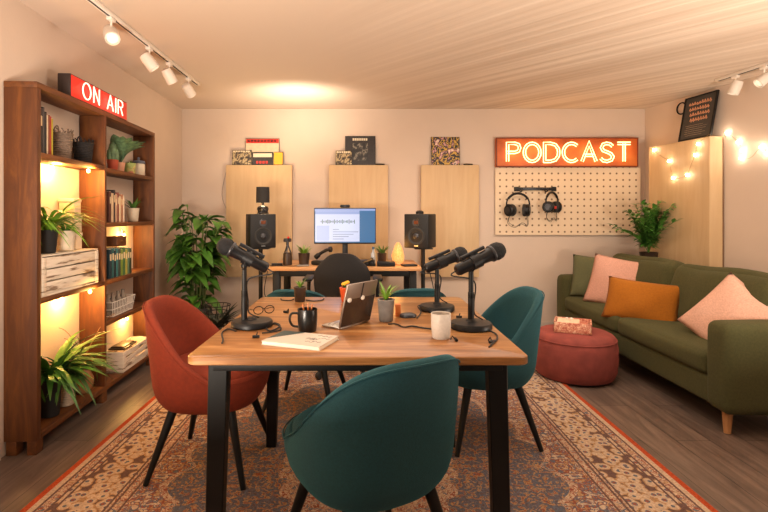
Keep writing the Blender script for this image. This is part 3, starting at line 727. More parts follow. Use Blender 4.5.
def headphones(label, px, ytop, rx, hgt, rz, cup, accent=None):
    p = at(px, ytop, PF-.085); t = thing('headphones', label, 'headphones', (p.x, PF-.085, p.z), rz, 'headphones hanging on the pegboard')
    bm = new(); pts = [(rx*math.sin(a), 0, -rx+rx*math.cos(a)*1.0) for a in [R(-100+200*i/24) for i in range(25)]]
    tube(bm, pts, .008, 8); tube(bm, [(x, 0, z-.004) for x, y, z in pts[5:20]], .012, 8); obj('headband', bm, blackp, t)
    for s in (-1, 1):
        bm = new(); m = Matrix.Rotation(s*R(62), 4, 'Z') @ Matrix.Rotation(R(90), 4, 'X')
        lathe(bm, [(cup*.6, -.022), (cup, -.015), (cup, .008), (cup*.8, .02), (cup*.5, .02), (.001, .012)], (s*rx*.82, -.012, -rx*1.5), n=24, mat=m, cap1=False)
        e = obj('ear_cup', bm, blackp, t)
        bm = new(); lathe(bm, [(cup*.55, .017), (cup*.5, .025), (.001, .026)], (s*rx*.82, -.012, -rx*1.5), n=20, mat=m, cap1=False); obj('cup_ring', bm, dmetal, e)
        bm = new(); m2 = m; lathe(bm, [(cup*.98, -.045), (cup*1.02, -.03), (cup*.98, -.018)], (s*rx*.82, -.012, -rx*1.5), n=24, mat=m2); obj('ear_pad', bm, rubber, e)
    if accent:
        bm = new(); box(bm, (.0, -.03, -rx*1.55), (.05, .02, .03), .006); obj('side_tag', bm, accent, t)
    bm = new(); q = spline([(-rx*.7, 0, -rx*1.9), (-rx*.9, .0, -rx*2.6), (-rx*.3, .0, -rx*3.0), (rx*.3, 0, -rx*2.7), (rx*.8, 0, -rx*2.9), (rx*.75, 0, -rx*2.0)], 6)
    tube(bm, q, .0025, 5); tube(bm, [v+Vector((.012, .01, .012)) for v in q], .0025, 5); obj('cord', bm, blackp, t)
headphones('black over-ear headphones on the left hook of the rack', 518, 193, .115, .2, 0, .062)
headphones('black headphones with red tag on the right hook of the rack', 552, 192, .10, .2, R(35), .056, M('red tag', lin(190, 50, 40), .5))

# ---------------------------------------------------------------- desk and everything on it
DZ = .75
dx0, dx1, dy0, dy1 = -.798, .462, 3.93, 4.60
t = thing('desk', 'wooden computer desk with black frame against the back wall', 'desk', (-.168, 4.26, 0))
bm = new(); box(bm, (0, 0, DZ-.015), (dx1-dx0, dy1-dy0, .03), .004); obj('desktop', bm, deskw, t)
bm = new()
for y in (-.28, .28): box(bm, (0, y, DZ-.055), (dx1-dx0-.1, .03, .05), .003)
obj('apron', bm, black, t)
for sx_ in (-1, 1):
    for sy_ in (-1, 1):
        bm = new(); box(bm, (sx_*.565, sy_*.27, (DZ-.03)/2), (.06, .06, DZ-.03), .004); obj('leg', bm, black, t)
def speaker(label, x, Y, z, rz, tint):
    t = thing('studio_monitor', label, 'speaker', (x, Y, z), rz, 'studio speakers beside the desk')
    w, d, h = .225, .22, .30
    bm = new(); box(bm, (0, 0, h/2), (w, d, h), .008); obj('cabinet', bm, M('speaker cabinet', (.008, .008, .009), .5, spec=.3), t)
    bm = new(); m = Matrix.Rotation(R(90), 4, 'X')
    lathe(bm, [(.078, 0), (.078, .006), (.07, .008), (.062, .003), (.03, -.012)], (0, -d/2, .105), n=32, mat=m, cap0=False); obj('woofer_surround', bm, rubber, t)
    bm = new(); ball(bm, (0, -d/2-.0, .105), .028, (1, .4, 1), 16); obj('dust_cap', bm, dmetal, t)
    bm = new(); lathe(bm, [(.034, 0), (.034, .004), (.014, .001)], (0, -d/2, .225), n=24, mat=m); obj('tweeter', bm, dmetal, t)
    bm = new(); box(bm, (0, -d/2-.002, .226), (.04, .003, .03), .001); obj('tweeter_ribbon', bm, M('copper ribbon', lin(96, 50, 26), .4, metal=.6), t)
    bm = new(); box(bm, (0, -d/2-.001, .02), (.035, .002, .008)); obj('badge', bm, silver, t)
    return t
def stand(label, x, Y, z):
    t = thing('speaker_stand', label, 'stand', (x, Y, 0), 0, 'speaker stands')
    bm = new(); tube(bm, [(0, 0, .012), (0, 0, z-.012)], .018, 14); obj('pole', bm, black, t)
    bm = new(); box(bm, (0, 0, z-.006), (.16, .16, .01), .002); obj('top_plate', bm, black, t)
    bm = new(); lathe(bm, [(.13, 0), (.135, .004), (.13, .014), (.001, .016)], n=32, cap1=False); obj('base_plate', bm, black, t)
sz = at(264, 247.5, 4.3).z
stand('thin black pole stand left of the desk', at(264, 0, 4.3).x-.03, 4.3, sz-.001)
sp1 = speaker('black studio speaker on a stand left of the desk with a lamp on top', at(264, 0, 4.3).x-.03, 4.3, sz, R(24), 0)
stand('thin black pole stand right of the desk', .52, 4.3, sz-.001)
sp2 = speaker('black studio speaker on a stand right of the desk', .475+.02, 4.3, sz, R(-26), 0)
bm = new(); lathe(bm, [(.035, 0), (.036, .02), (.02, .03), (.001, .031)], n=20, cap1=False)
tag(obj('speaker_remote', bm, blackp, loc=(.49, 4.3, sz+.301)), 'small black knob unit on top of the right speaker', 'remote')
# table lamp on left speaker
L0 = Vector((sp1.location.x+.02, 4.3, sz+.301))
t = thing('table_lamp', 'small black table lamp with black shade on the left speaker', 'lamp', L0)
bm = new(); lathe(bm, [(.05, 0), (.052, .006), (.045, .02), (.052, .045), (.045, .065), (.02, .075), (.012, .08), (.012, .10), (.001, .101)], n=28, cap1=False); obj('lamp_base', bm, M('black glaze', (.015, .013, .012), .2), t)
bm = new(); lathe(bm, [(.06, .10), (.058, .24), (.056, .24), (.058, .10), (.06, .10)], n=36, cap0=False, cap1=False); obj('lamp_shade', bm, M('black lamp shade', (.014, .012, .011), .8), t)
bm = new(); ball(bm, (0, 0, .16), .02, (1, 1, 1.3), 14); obj('bulb', bm, bulb_m, t)
bm = new(); tube(bm, [(0, 0, .1), (0, 0, .14)], .006, 8)
for k in range(3): a_ = 2*PI*k/3; tube(bm, [(0, 0, .128), (.057*math.cos(a_), .057*math.sin(a_), .128)], .0015, 5)
obj('lamp_holder', bm, brass, t)
pt('lamp_light', L0+Vector((0, 0, .22)), (1, .72, .42), 16, .02)
pt('lamp_light', L0+Vector((0, 0, .115)), (1, .70, .40), 1.6, .02)
# monitor
mz0 = at(0, 244, 4.35).z; mz1 = at(0, 208, 4.35).z; mx = at(345, 0, 4.35).x; mw = 62*4.35/480; mh = mz1-mz0
t = thing('computer_monitor', 'wide computer monitor showing a blue desktop on the desk', 'monitor', (mx, 4.36, DZ+.001))
zc = (mz0+mz1)/2-DZ
bm = new(); box(bm, (0, 0, zc), (mw, .03, mh), .006); obj('monitor_case', bm, blackp, t)
scr = scr_m('screen blue', lin(40, 104, 150), 1.0); win = scr_m('screen window', lin(208, 212, 238), 1.0); bar_ = scr_m('screen bar', lin(150, 166, 214), 1.0)
w2, h2 = mw-.014, mh-.02
bm = new(); box(bm, (0, -.0155, zc+.002), (w2, .002, h2)); scro = obj('screen', bm, scr, t, smooth=False)
def ui(u0, u1, v0, v1, m_, dy):
    bm = new(); box(bm, (-w2/2+w2*(u0+u1)/2, -.0165-dy, zc+.002-h2/2+h2*(v0+v1)/2), (w2*(u1-u0), .0005, h2*(v1-v0))); obj('screen_window', bm, m_, scro, smooth=False)
ui(.01, .74, .03, .97, win, .0002); ui(0, 1, .94, 1, bar_, .0008); ui(.01, .74, .84, .93, bar_, .0008); ui(.03, .24, .05, .5, scr_m('screen pane', lin(180, 190, 226), 1.0), .0008)
for i in range(26):
    hh = .02+.05*abs(math.sin(i*1.7)*math.cos(i*.6)); ui(.1+.022*i, .112+.022*i, .62-hh, .62+hh, scr_m('waveform green', lin(80, 130, 80), .5) if i % 3 else scr_m('waveform dark', lin(50, 60, 80), .45), .0012)
for k in range(5): ui(.3, .3+.08*(k+1) % .4+.1, .1+.07*k, .115+.07*k, scr_m('screen text', lin(130, 140, 180), .6), .0012)
bm = new(); box(bm, (0, .025, .12), (.05, .012, .24), .003); box(bm, (0, .018, zc), (.1, .016, .1), .003); obj('stand_neck', bm, blackp, t)
bm = new(); box(bm, (0, .0, .005), (.24, .17, .01), .004); obj('stand_foot', bm, blackp, t)
pt('screen_light', (mx, 4.2, mz0+mh/2), (.6, .75, 1), .8, .1)
bm = new(); box(bm, (0, 0, .016), (.09, .03, .028), .01, seg=3); o = obj('webcam', bm, blackp, loc=(mx, 4.36, mz1+.001))
bm = new(); lathe(bm, [(.011, 0), (.01, .004), (.001, .003)], (0, -.015, .016), n=16, mat=Matrix.Rotation(R(90), 4, 'X'), cap1=False); obj('lens', bm, dmetal, o); tag(o, 'small black webcam clipped on top of the monitor', 'webcam')
# small desk objects
def dpos(px, Y): return Vector(((px-365)*Y/480, Y, DZ+.001))
t = thing('mini_tripod', 'small black camera gimbal standing at the left of the desk', 'tripod', dpos(287.5, 4.12))
bm = new(); lathe(bm, [(.038, 0), (.04, .01), (.036, .10), (.03, .105), (.001, .106)], n=20, cap1=False); obj('holder', bm, potbrn, t)
bm = new()
for k in range(3):
    a_ = 2*PI*k/3+.5; tube(bm, [(.032*math.cos(a_), .032*math.sin(a_), .10), (0, 0, .18)], .006, 8)
tube(bm, [(0, 0, .17), (0, 0, .20)], .012, 10); obj('tripod_legs', bm, dmetal, t)
bm = new(); box(bm, (0, 0, .212), (.065, .04, .03), .006); tube(bm, [(0, -.02, .212), (0, -.045, .212)], .014, 14); obj('camera_body', bm, blackp, t)
bm = new(); ball(bm, (.012, -.03, .235), .01); obj('red_button', bm, redm, t)
potted('grass_plant', 'bright grassy plant in brown pot on the left of the desk', dpos(304, 4.15), .042, .05, .1, potbrn, spiky(46, .085, .009, (.9, 1.2), (.0, .4)), leafB)
potted('grass_plant', 'small grassy plant in dark pot right of the monitor', dpos(382, 4.15), .034, .04, .10, potbrn, spiky(36, .09, .01, (.9, 1.2), (.0, .4)), leafC)
t = thing('desk_phone', 'black telephone headset leaning on the desk left of the monitor', 'telephone', dpos(323, 4.12), R(-20))
bm = new(); box(bm, (0, 0, .02), (.17, .13, .035), .01); obj('phone_base', bm, blackp, t)
bm = new(); tube(bm, spline([(-.07, 0, .06), (-.02, 0, .10), (.04, 0, .13), (.08, 0, .135)], 5), [.022]*4+[.014]*8+[.024]*4, 10); obj('handset', bm, blackp, t)
bm = new(); lathe(bm, [(.02, 0), (.022, .01), (.022, .09), (.01, .11), (.01, .13), (.001, .131)], n=18, cap1=False)
o = obj('spray_bottle', bm, M('pale plastic', lin(170, 176, 180), .3), loc=dpos(373.5, 4.2)); tag(o, 'small pale bottle right of the monitor', 'bottle')
bm = new(); lathe(bm, [(.012, .128), (.012, .15), (.001, .151)], n=12, cap1=False); obj('cap', bm, M('blue cap', lin(60, 90, 120), .4), o)
t = thing('audio_interface', 'black audio box beneath the monitor at its right', 'audio interface', dpos(367, 4.05))
bm = new(); box(bm, (0, 0, .025), (.13, .12, .048), .006); obj('box_body', bm, blackp, t)
for k in range(3):
    bm = new(); lathe(bm, [(.01, 0), (.009, .012), (.001, .012)], (-.04+.04*k, -.06, .025), n=14, mat=Matrix.Rotation(R(90), 4, 'X'), cap1=False); obj('knob', bm, dmetal, t)
bm = new(); box(bm, (0, 0, .02), (.15, .1, .038), .006); tag(obj('power_supply', bm, blackp, loc=dpos(386, 4.02)), 'flat black box in front of the dark pot on the desk', 'box')
# salt lamp
P = dpos(398, 4.12); t = thing('salt_lamp', 'glowing orange salt lamp on the right of the desk', 'lamp', P)
bm = new(); lathe(bm, [(.045, 0), (.048, .008), (.045, .018), (.001, .019)], n=24, cap1=False); obj('lamp_base', bm, legw, t)
bm = new(); prof = [(.038, .019), (.05, .04), (.052, .08), (.046, .12), (.032, .16), (.014, .19), (.001, .195)]
lathe(bm, prof, n=14, cap1=False)
for v in bm.verts:
    k = 1+.10*math.sin(v.co.x*190+v.co.z*70)*math.cos(v.co.y*160); v.co.x *= k; v.co.y *= k
sm, n, l, b = nt('salt crystal'); b.inputs['Base Color'].default_value = (.25, .07, .015, 1)
tn = n.new('ShaderNodeTexNoise'); tn.inputs['Scale'].default_value = 14; rr = ramp(n, [(.3, (1, .25, .03)), (.65, (1, .5, .16))]); l.new(tn.outputs['Fac'], rr.inputs[0]); l.new(rr.outputs[0], b.inputs['Emission Color']); b.inputs['Emission Strength'].default_value = 1.1
obj('salt_crystal', bm, sm, t, angle=20)
pt('salt_light', P+Vector((0, -.09, .12)), (1, .42, .08), .9, .05); pt('salt_light', P+Vector((0, .12, .14)), (1, .42, .08), 1.8, .05)
for px, Y, lab, sz_ in ((277, 4.05, 'small dark gadget with cables at the left desk end', (.09, .05, .02)), (409, 4.02, 'thin dark notebook at the right desk end', (.12, .09, .014)), (303, 3.99, 'flat light remote near the front desk edge', (.1, .03, .012))):
    bm = new(); box(bm, (0, 0, sz_[2]/2), sz_, .004); o = obj('desk_gadget', bm, blackp if px != 303 else potgry, loc=dpos(px, Y)+Vector((0, 0, .001)), rotz=.3); tag(o, lab, 'gadget')
bm = new(); tube(bm, spline([dpos(270, 4.0), dpos(276, 3.97)+Vector((0, 0, .004)), dpos(284, 4.0), dpos(292, 3.98), dpos(298, 4.02)], 6), .0035, 6)
for v in bm.verts: v.co.z += .004
tag(obj('cable', bm, blackp), 'black cable lying across the left front of the desk', 'cable')
bm = new(); tube(bm, spline([(-.85, 4.22, .72), (-.87, 4.15, .5), (-.80, 4.18, .4), (-.9, 4.2, .3), (-.88, 4.22, .02)], 6), .004, 6); tag(obj('cable', bm, blackp), 'black cable hanging down beside the left speaker stand', 'cable')
bm = new(); tube(bm, spline([(.55, 4.25, .75), (.60, 4.2, .5), (.53, 4.22, .3), (.58, 4.25, .02)], 6), .004, 6); tag(obj('cable', bm, blackp), 'black cable hanging down beside the right speaker stand', 'cable')

# office chair
t = thing('office_chair', 'charcoal mesh office chair pulled up to the desk', 'chair', (-.165, 3.62, 0))
bm = new()
N = 20; Vv = []
for s in (0, 1):
    g = []
    for i in range(N+1):
        row = []
        for j in range(N+1):
            u = -1+2*i/N; v = -1+2*j/N
            fx = math.copysign(1, u)*(abs(u)**1) ; k = 1-.0*v
            # rounded-top outline
            wv = .205*(1-max(0, v-.1)**3.0*.45)*(1-.12*max(0, -v))
            zt = .68+.225*v - (.06*abs(u)**3 if v > 0 else 0)*v
            row.append(bm.verts.new((u*wv, -.20+.05*u*u*1.0-.03*v+s*.035, zt)))
        g.append(row)
    Vv.append(g)
for s in (0, 1):
    for i in range(N):
        for j in range(N): bm.faces.new((Vv[s][i][j], Vv[s][i+1][j], Vv[s][i+1][j+1], Vv[s][i][j+1]))
for i in range(N):
    for (a_, b_) in (((i, 0), (i+1, 0)), ((i, N), (i+1, N)), ((0, i), (0, i+1)), ((N, i), (N, i+1))):
        bm.faces.new((Vv[0][a_[0]][a_[1]], Vv[0][b_[0]][b_[1]], Vv[1][b_[0]][b_[1]], Vv[1][a_[0]][a_[1]]))
obj('backrest', bm, chairmesh, t, angle=60)
bm = new(); softbox(bm, (0, .04, .47), (.46, .44, .07), .03, (0, 0, .01)); obj('seat', bm, chairmesh, t)
bm = new(); tube(bm, spline([(0, 0, .42), (0, -.2, .42), (0, -.235, .5), (0, -.225, .66)], 5), .018, 10); obj('back_bracket', bm, blackp, t)
for s in (-1, 1):
    bm = new(); box(bm, (s*.26, .02, .70), (.07, .25, .025), .01); ap = obj('armrest', bm, blackp, t)
    bm = new(); tube(bm, spline([(s*.26, .02, .69), (s*.26, .02, .56), (s*.24, .02, .44), (s*.15, .02, .43)], 5), .014, 8); obj('arm_post', bm, blackp, ap)
bm = new(); tube(bm, [(0, 0, .08), (0, 0, .44)], .025, 14); obj('gas_lift', bm, dmetal, t)
bm = new()
for k in range(5):
    a_ = 2*PI*k/5+.3; tube(bm, [(0, 0, .11), (.27*math.cos(a_), .27*math.sin(a_), .07)], [.026, .015], 8)
obj('star_base', bm, blackp, t)
for k in range(5):
    a_ = 2*PI*k/5+.3; bm = new(); lathe(bm, [(.024, -.014), (.027, -.01), (.027, .01), (.024, .014)], (.27*math.cos(a_), .27*math.sin(a_), .028+.01), n=16, mat=Matrix.Rotation(a_, 4, 'Z') @ Matrix.Rotation(R(90), 4, 'X')); tube(bm, [(.27*math.cos(a_), .27*math.sin(a_), .04), (.27*math.cos(a_), .27*math.sin(a_), .07)], .008, 6); obj('caster', bm, rubber, t)
# boom handle: small black mic-like handset on a desk arm
P = at(352, 268, 3.72)
t = thing('boom_arm', 'black desk boom arm with short handle in front of the desk', 'mic arm', (P.x+.16, 4.02, DZ+.001))
bm = new(); lathe(bm, [(.03, 0), (.03, .02), (.012, .024), (.01, .07), (.001, .07)], n=18, cap1=False); obj('clamp', bm, blackp, t)
bm = new(); tube(bm, [(0, 0, .065), (-.02, -.14, .062), (-.09, -.27, .05)], .008, 8); obj('arm', bm, blackp, t)
bm = new(); tube(bm, [(-.21, -.28, .045), (-.18, -.28, .047), (-.09, -.27, .05)], [.016, .02, .018], 12); obj('handle', bm, blackp, t)

# ---------------------------------------------------------------- dining chairs
def make_chair(name, mat, label):
    t = thing(name, label, 'chair', (0, 0, 0), 0, 'upholstered chairs around the table')
    NA = 72
    def plan(a):       # a=0 is the rear (-y); superellipse footprint
        s, c = math.sin(a), math.cos(a)
        e = .82
        x = .255*math.copysign(abs(s)**e, s); y = -.255*math.copysign(abs(c)**e, c)
        return x, y
    def rim(a):
        d = abs(math.degrees(a)); f = min(1, d/108)
        return .455+.318*(1-f**2.7)**1.9
    def pt_(a, z, inset, h):
        x, y = plan(a); f = max(0, (z-.40)/.4)
        base = 1 if z > .43 else 1-.19*((.43-z)/.128)**2.4
        L = math.hypot(x, y); k = (L*base-inset)/L
        ln_ = .055*f**1.2*max(0, math.cos(a))   # lean backwards
        wide = 1+.03*math.sin(min(1, f)*PI)-.06*max(0, f-.5)
        return Vector((x*k*wide, y*k-ln_, z))
    rs = []
    for inset, fr_ in ((.0, 'b0'), (.0, 'b1'), (0, 'b2'), (0, 'b3')):
        pass
    zs = [.302, .306, .318, .335, .36, .40]
    for z in zs:
        rs.append([pt_(2*PI*i/NA-PI, z, .02 if z == .302 else 0, 0) for i in range(NA)])
    for f in [.12, .25, .4, .55, .7, .85, .95]:
        rs.append([pt_(2*PI*i/NA-PI, .40+(rim(2*PI*i/NA-PI)-.02-.40)*f, 0, 0) for i in range(NA)])
    for ins, dz in ((.002, -.014), (.009, -.005), (.020, 0), (.032, -.005), (.040, -.014)):
        rs.append([pt_(2*PI*i/NA-PI, rim(2*PI*i/NA-PI)+dz, ins, 0) for i in range(NA)])
    for f in [.85, .65, .45, .25, .1, 0]:
        rs.append([pt_(2*PI*i/NA-PI, .40+(rim(2*PI*i/NA-PI)-.02-.40)*f, .042+.008*(1-f), 0) for i in range(NA)])
    bm = new(); rings(bm, rs); obj('shell', bm, mat, t, angle=70)
    # seat cushion
    bm = new(); rs = []
    for k, z in ((.55, .405), (.86, .41), (.89, .44), (.885, .462), (.80, .480), (.5, .487), (.2, .489)):
        rs.append([Vector((plan(2*PI*i/NA)[0]*k, plan(2*PI*i/NA)[1]*k+.012, z)) for i in range(NA)])
    rings(bm, rs); obj('seat_cushion', bm, mat, t, angle=70)
    # piping seam on the back
    bm = new(); tube(bm, [pt_(2*PI*i/NA-PI, rim(2*PI*i/NA-PI)-.012, -.0015, 0) for i in range(NA)], .0028, 5, cyc=True); obj('piping', bm, mat, t)
    for sx_ in (-1, 1):
        for sy_ in (-1, 1):
            bm = new(); a_ = Vector((sx_*.135, sy_*.13, .30)); c_ = Vector((sx_*.222, sy_*.215, .012))
            if True: c_.z = 0.0
            tube(bm, [a_, c_], [.021, .0115], 14); obj('leg', bm, black, t)
    bm = new(); lathe(bm, [(.16, .285), (.17, .29), (.17, .30), (.001, .301)], n=28, cap1=False); obj('under_plate', bm, black, t)
    return t
zr = .0105
oc = make_chair('dining_chair', orange, 'rust orange upholstered chair left of the table'); oc.location = (-.715, 2.27, zr); oc.rotation_euler.z = R(-90-4)
tcx = make_chair('dining_chair', teal, 'teal upholstered chair seen from behind at the near end of the table'); tcx.location = (.008, 1.545, zr); tcx.rotation_euler.z = R(30)
dup(tcx, 'teal upholstered chair at the right side of the table by the pouf', (.63, 2.56, zr), R(97))
dup(tcx, 'teal chair beyond the table behind the small brown pot', (-.355, 2.96, zr), R(-10)).scale = (.96, .96, .968)
dup(tcx, 'teal chair beyond the table behind the grey concrete pot', (.255, 3.0, zr), R(10)).scale = (.96, .96, .968)

for ch in tcx.children:          # the near chair sits a little slimmer and higher on its legs
    k = ch.name.split('.')[0]
    if k in ('shell', 'seat_cushion', 'piping'): ch.scale.z = .93; ch.location.z = .055
    elif k in ('leg', 'under_plate'): ch.scale.z = 1.13
# ---------------------------------------------------------------- dining table
TX0, TX1, TY0, TY1 = -.537, .493, 1.43, 2.49
t = thing('dining_table', 'wooden dining table with black metal legs in the room centre', 'table', ((TX0+TX1)/2, (TY0+TY1)/2, zr-.0005))
hw, hd = (TX1-TX0)/2, (TY1-TY0)/2
bm = new()
rc = .03; pts2 = []
for cx_, cy_, a0 in ((hw-rc, hd-rc, 0), (-hw+rc, hd-rc, 90), (-hw+rc, -hd+rc, 180), (hw-rc, -hd+rc, 270)):
    for k in range(7): a_ = R(a0+15*k); pts2.append((cx_+rc*math.cos(a_), cy_+rc*math.sin(a_)))
def ins(f, z): return [Vector((x*(1-f/hw), y*(1-f/hd), z)) for x, y in pts2]
tz = .75-(zr-.0005)
rings(bm, [ins(.003, tz-.026), ins(0, tz-.023), ins(0, tz-.003), ins(.003, tz)]); obj('tabletop', bm, tablew, t)
bm = new()
for s in (-1, 1):
    box(bm, (0, s*(hd-.06), tz-.042), (2*hw-.14, .03, .03), .002); box(bm, (s*(hw-.075), 0, tz-.042), (.03, 2*hd-.16, .03), .002)
obj('apron', bm, black, t)
for sx_ in (-1, 1):
    for sy_ in (-1, 1):
        bm = new(); rs = []
        for z, ox, hw_ in ((0, .018, .025), (tz-.0275, 0, .03)):
            cx_ = sx_*(hw-.083+ox); cy_ = sy_*(hd-.075+ox*.5)
            rs.append([Vector((cx_+a_*hw_, cy_+c_*hw_*.8, z)) for a_, c_ in ((-1, -1), (1, -1), (1, 1), (-1, 1))])
        rings(bm, rs); bmesh.ops.bevel(bm, geom=bm.edges[:], offset=.003, segments=1, affect='EDGES'); obj('leg', bm, black, t)

# ---------------------------------------------------------------- table-top objects
TZ = .7505
def mic(label, base, head, tail, poletop, px0=0):
    bx_, by_ = base; t = thing('desk_microphone', label, 'microphone', (bx_, by_, TZ), 0, 'black microphones on table stands')
    O = Vector((bx_, by_, TZ))
    bm = new(); lathe(bm, [(.074, 0), (.078, .003), (.078, .018), (.074, .023), (.02, .027), (.016, .034), (.001, .035)], n=48, cap1=False); obj('base', bm, M('mic base black', (.006, .006, .007), .4, spec=.3), t)
    pz = poletop-TZ; O = O+Vector((px0, 0, 0))
    bm = new(); tube(bm, [(0, 0, .018), (0, 0, pz*.55)], .0115, 14); tube(bm, [(0, 0, pz*.5), (0, 0, pz)], .0095, 14); tube(bm, [(0, 0, pz*.48), (0, 0, pz*.58)], .0115, 14); obj('pole', bm, black, t)
    nb = len(t.children)-1
    h = Vector(head)-O; q = Vector(tail)-O; d = (h-q); L = d.length; dn = d.normalized()
    m = dn.to_track_quat('Z', 'Y').to_matrix().to_4x4()
    bm = new(); lathe(bm, [(.001, 0), (.017, .002), (.022, .010), (.023, L*.55), (.025, L*.70), (.028, L*.76)], q, n=28, mat=m); bod = obj('mic_body', bm, M('mic satin black', (.005, .005, .006), .32, spec=.35), t)
    bm = new(); lathe(bm, [(.0305, L*.755), (.0325, L*.77), (.0325, L*.79), (.0305, L*.805)], q, n=28, mat=m); obj('collar_ring', bm, dmetal, bod)
    bm = new(); lathe(bm, [(.030, L*.80), (.034, L*.87), (.032, L*.96), (.023, L*1.03), (.010, L*1.065), (.001, L*1.07)], q, n=28, mat=m, cap1=False)
    obj('grille', bm, M('mic grille', (.006, .006, .007), .6, metal=0, spec=.25, bump=1.0, bscale=500), bod)
    bm = new(); mid = q+dn*L*.42
    up = dn.cross(Vector((0, 1, 0))).normalized(); up = up if up.z > 0 else -up
    sw = mid+up*.034; tube(bm, [sw-dn*.05, sw+dn*.055], .0075, 8); box(bm, mid+up*.022, (.02, .02, .02), .003); obj('clip_rail', bm, blackp, t)
    bm = new(); tube(bm, [(0, 0, pz-.005), mid-up*.018], .009, 10); tube(bm, [mid-dn*.02, mid+dn*.02], .028, 18)
    for s in (-1, 1): tube(bm, [(0, s*.012, pz-.02), mid-up*.012+Vector((0, s*.022, 0))], .004, 8)
    ball(bm, (0, 0, pz-.005), .013); obj('clip', bm, blackp, t)
    bm = new(); tube(bm, spline([q-dn*.0, q-dn*.018+Vector((0, 0, -.01)), Vector((.014, .01, pz*.75)), Vector((.013, .008, pz*.4)), Vector((.016, .01, .05)), Vector((.05, .03, .026))], 6), .0028, 6); obj('mic_cable', bm, rubber, t)
    for ch in t.children:
        if not ch.name.startswith('base'): ch.location.x += px0
b1 = onz(252, 326, TZ); mic('black microphone on round stand at the left of the table, pointing left', (b1.x, b1.y), at(221, 244, 1.83), at(268, 269, 1.86), .985, -.03)
b2 = onz(437, 310, TZ); mic('black microphone farthest back on the table, just behind the rightmost one', (b2.x, b2.y), at(464, 252.5, 2.17), at(425, 269, 2.13), .955)
b3 = onz(471, 328, TZ); mic('black microphone on round stand nearest the right table edge', (b3.x, b3.y), at(501, 249, 1.82), at(456, 271, 1.76), .982)

def mug(label, p, r, h, mat, handle=None, cat='mug', liquid=None):
    t = thing('mug', label, cat, p)
    bm = new(); lathe(bm, [(r*.82, 0), (r*.9, .004), (r, h*.5), (r*1.0, h-.002), (r*.98, h), (r*.92, h-.001), (r*.9, .01), (.001, .009)], n=36, cap1=False); obj('cup', bm, mat, t)
    if handle is not None:
        a = handle; d = Vector((math.cos(a), math.sin(a), 0)); bm = new()
        tube(bm, spline([d*r*.93+Vector((0, 0, h*.8)), d*(r+.022)+Vector((0, 0, h*.78)), d*(r+.028)+Vector((0, 0, h*.5)), d*(r+.018)+Vector((0, 0, h*.26)), d*r*.9+Vector((0, 0, h*.2))], 5), .0045, 8); obj('handle', bm, mat, t)
    bm = new(); lathe(bm, [(r*.92, h*.8), (.001, h*.8)], n=24, cap1=False, cap0=False); obj('drink', bm, liquid or M('coffee', (.03, .012, .004), .2), t)
    return t
p = onz(307.5, 331, TZ); mug('black coffee mug with handle in front of the tablet', p, .036, .082, M('black mug glaze', (.006, .006, .006), .3), R(185))
t = thing('wooden_stirrers', 'orange brown stirring sticks poking out of the black mug', 'stir sticks', p+Vector((0, 0, .02)))
for k, (x, y) in enumerate(((-.012, 0), (.0, .008), (.012, -.004))):
    bm = new(); tube(bm, [(x*.3, y*.3, .0), (x*1.5, y*1.8, .078)], .0028, 6); obj('stick', bm, M('amber stick', lin(190, 110, 50), .5), t)
p = onz(441, 338, TZ); mug('pale white cup without handle in front of the right microphones', p, .034, .086, M('speckled stoneware', lin(206, 198, 188), .5, noise=.06, scale=120), None, 'cup')
# notebook
c4 = [onz(264, 345.5, TZ), onz(286, 334, TZ), onz(334.4, 339.6, TZ), onz(319, 350.5, TZ)]
cc = sum(c4, Vector())/4; t = thing('notebook', 'white notebook with a dark green corner lying on the table', 'notebook', cc)
ex = ((c4[2]-c4[1])+(c4[3]-c4[0])).normalized(); rz = math.atan2(ex.y, ex.x); t.rotation_euler.z = rz
W_, H_ = .21, .15
bm = new(); box(bm, (0, 0, .006), (W_-.004, H_-.004, .010), .001); obj('pages', bm, papr, t)
bm = new(); box(bm, (0, 0, .0122), (W_, H_, .0014)); box(bm, (0, 0, .0008), (W_, H_, .0014)); obj('cover', bm, M('notebook cover', lin(200, 190, 178), .6), t, smooth=False)
bm = new(); v = [bm.verts.new(q_) for q_ in ((-W_/2, -H_/2+.035, .0131), (-W_/2+.085, H_/2, .0131), (-W_/2, H_/2, .0131))]; v2 = [bm.verts.new(q_.co+Vector((0, 0, .0006))) for q_ in v]
bm.faces.new(v2); bm.faces.new(v[::-1])
for i in range(3): bm.faces.new((v[i], v[(i+1) % 3], v2[(i+1) % 3], v2[i]))
obj('cover_corner', bm, M('dark teal print', lin(44, 66, 66), .5), t, smooth=False)
bm = new()
for k in range(9):
    x = rnd.uniform(-.01, .07); y = rnd.uniform(-.04, .05); tube(bm, spline([(x, y, .0132), (x+.012, y+.006, .0132), (x+.02, y-.005, .0132), (x+.03, y+.004, .0132)], 3), .0006, 4)
obj('sketch_lines', bm, M('ink', (.03, .03, .03), .6), t)
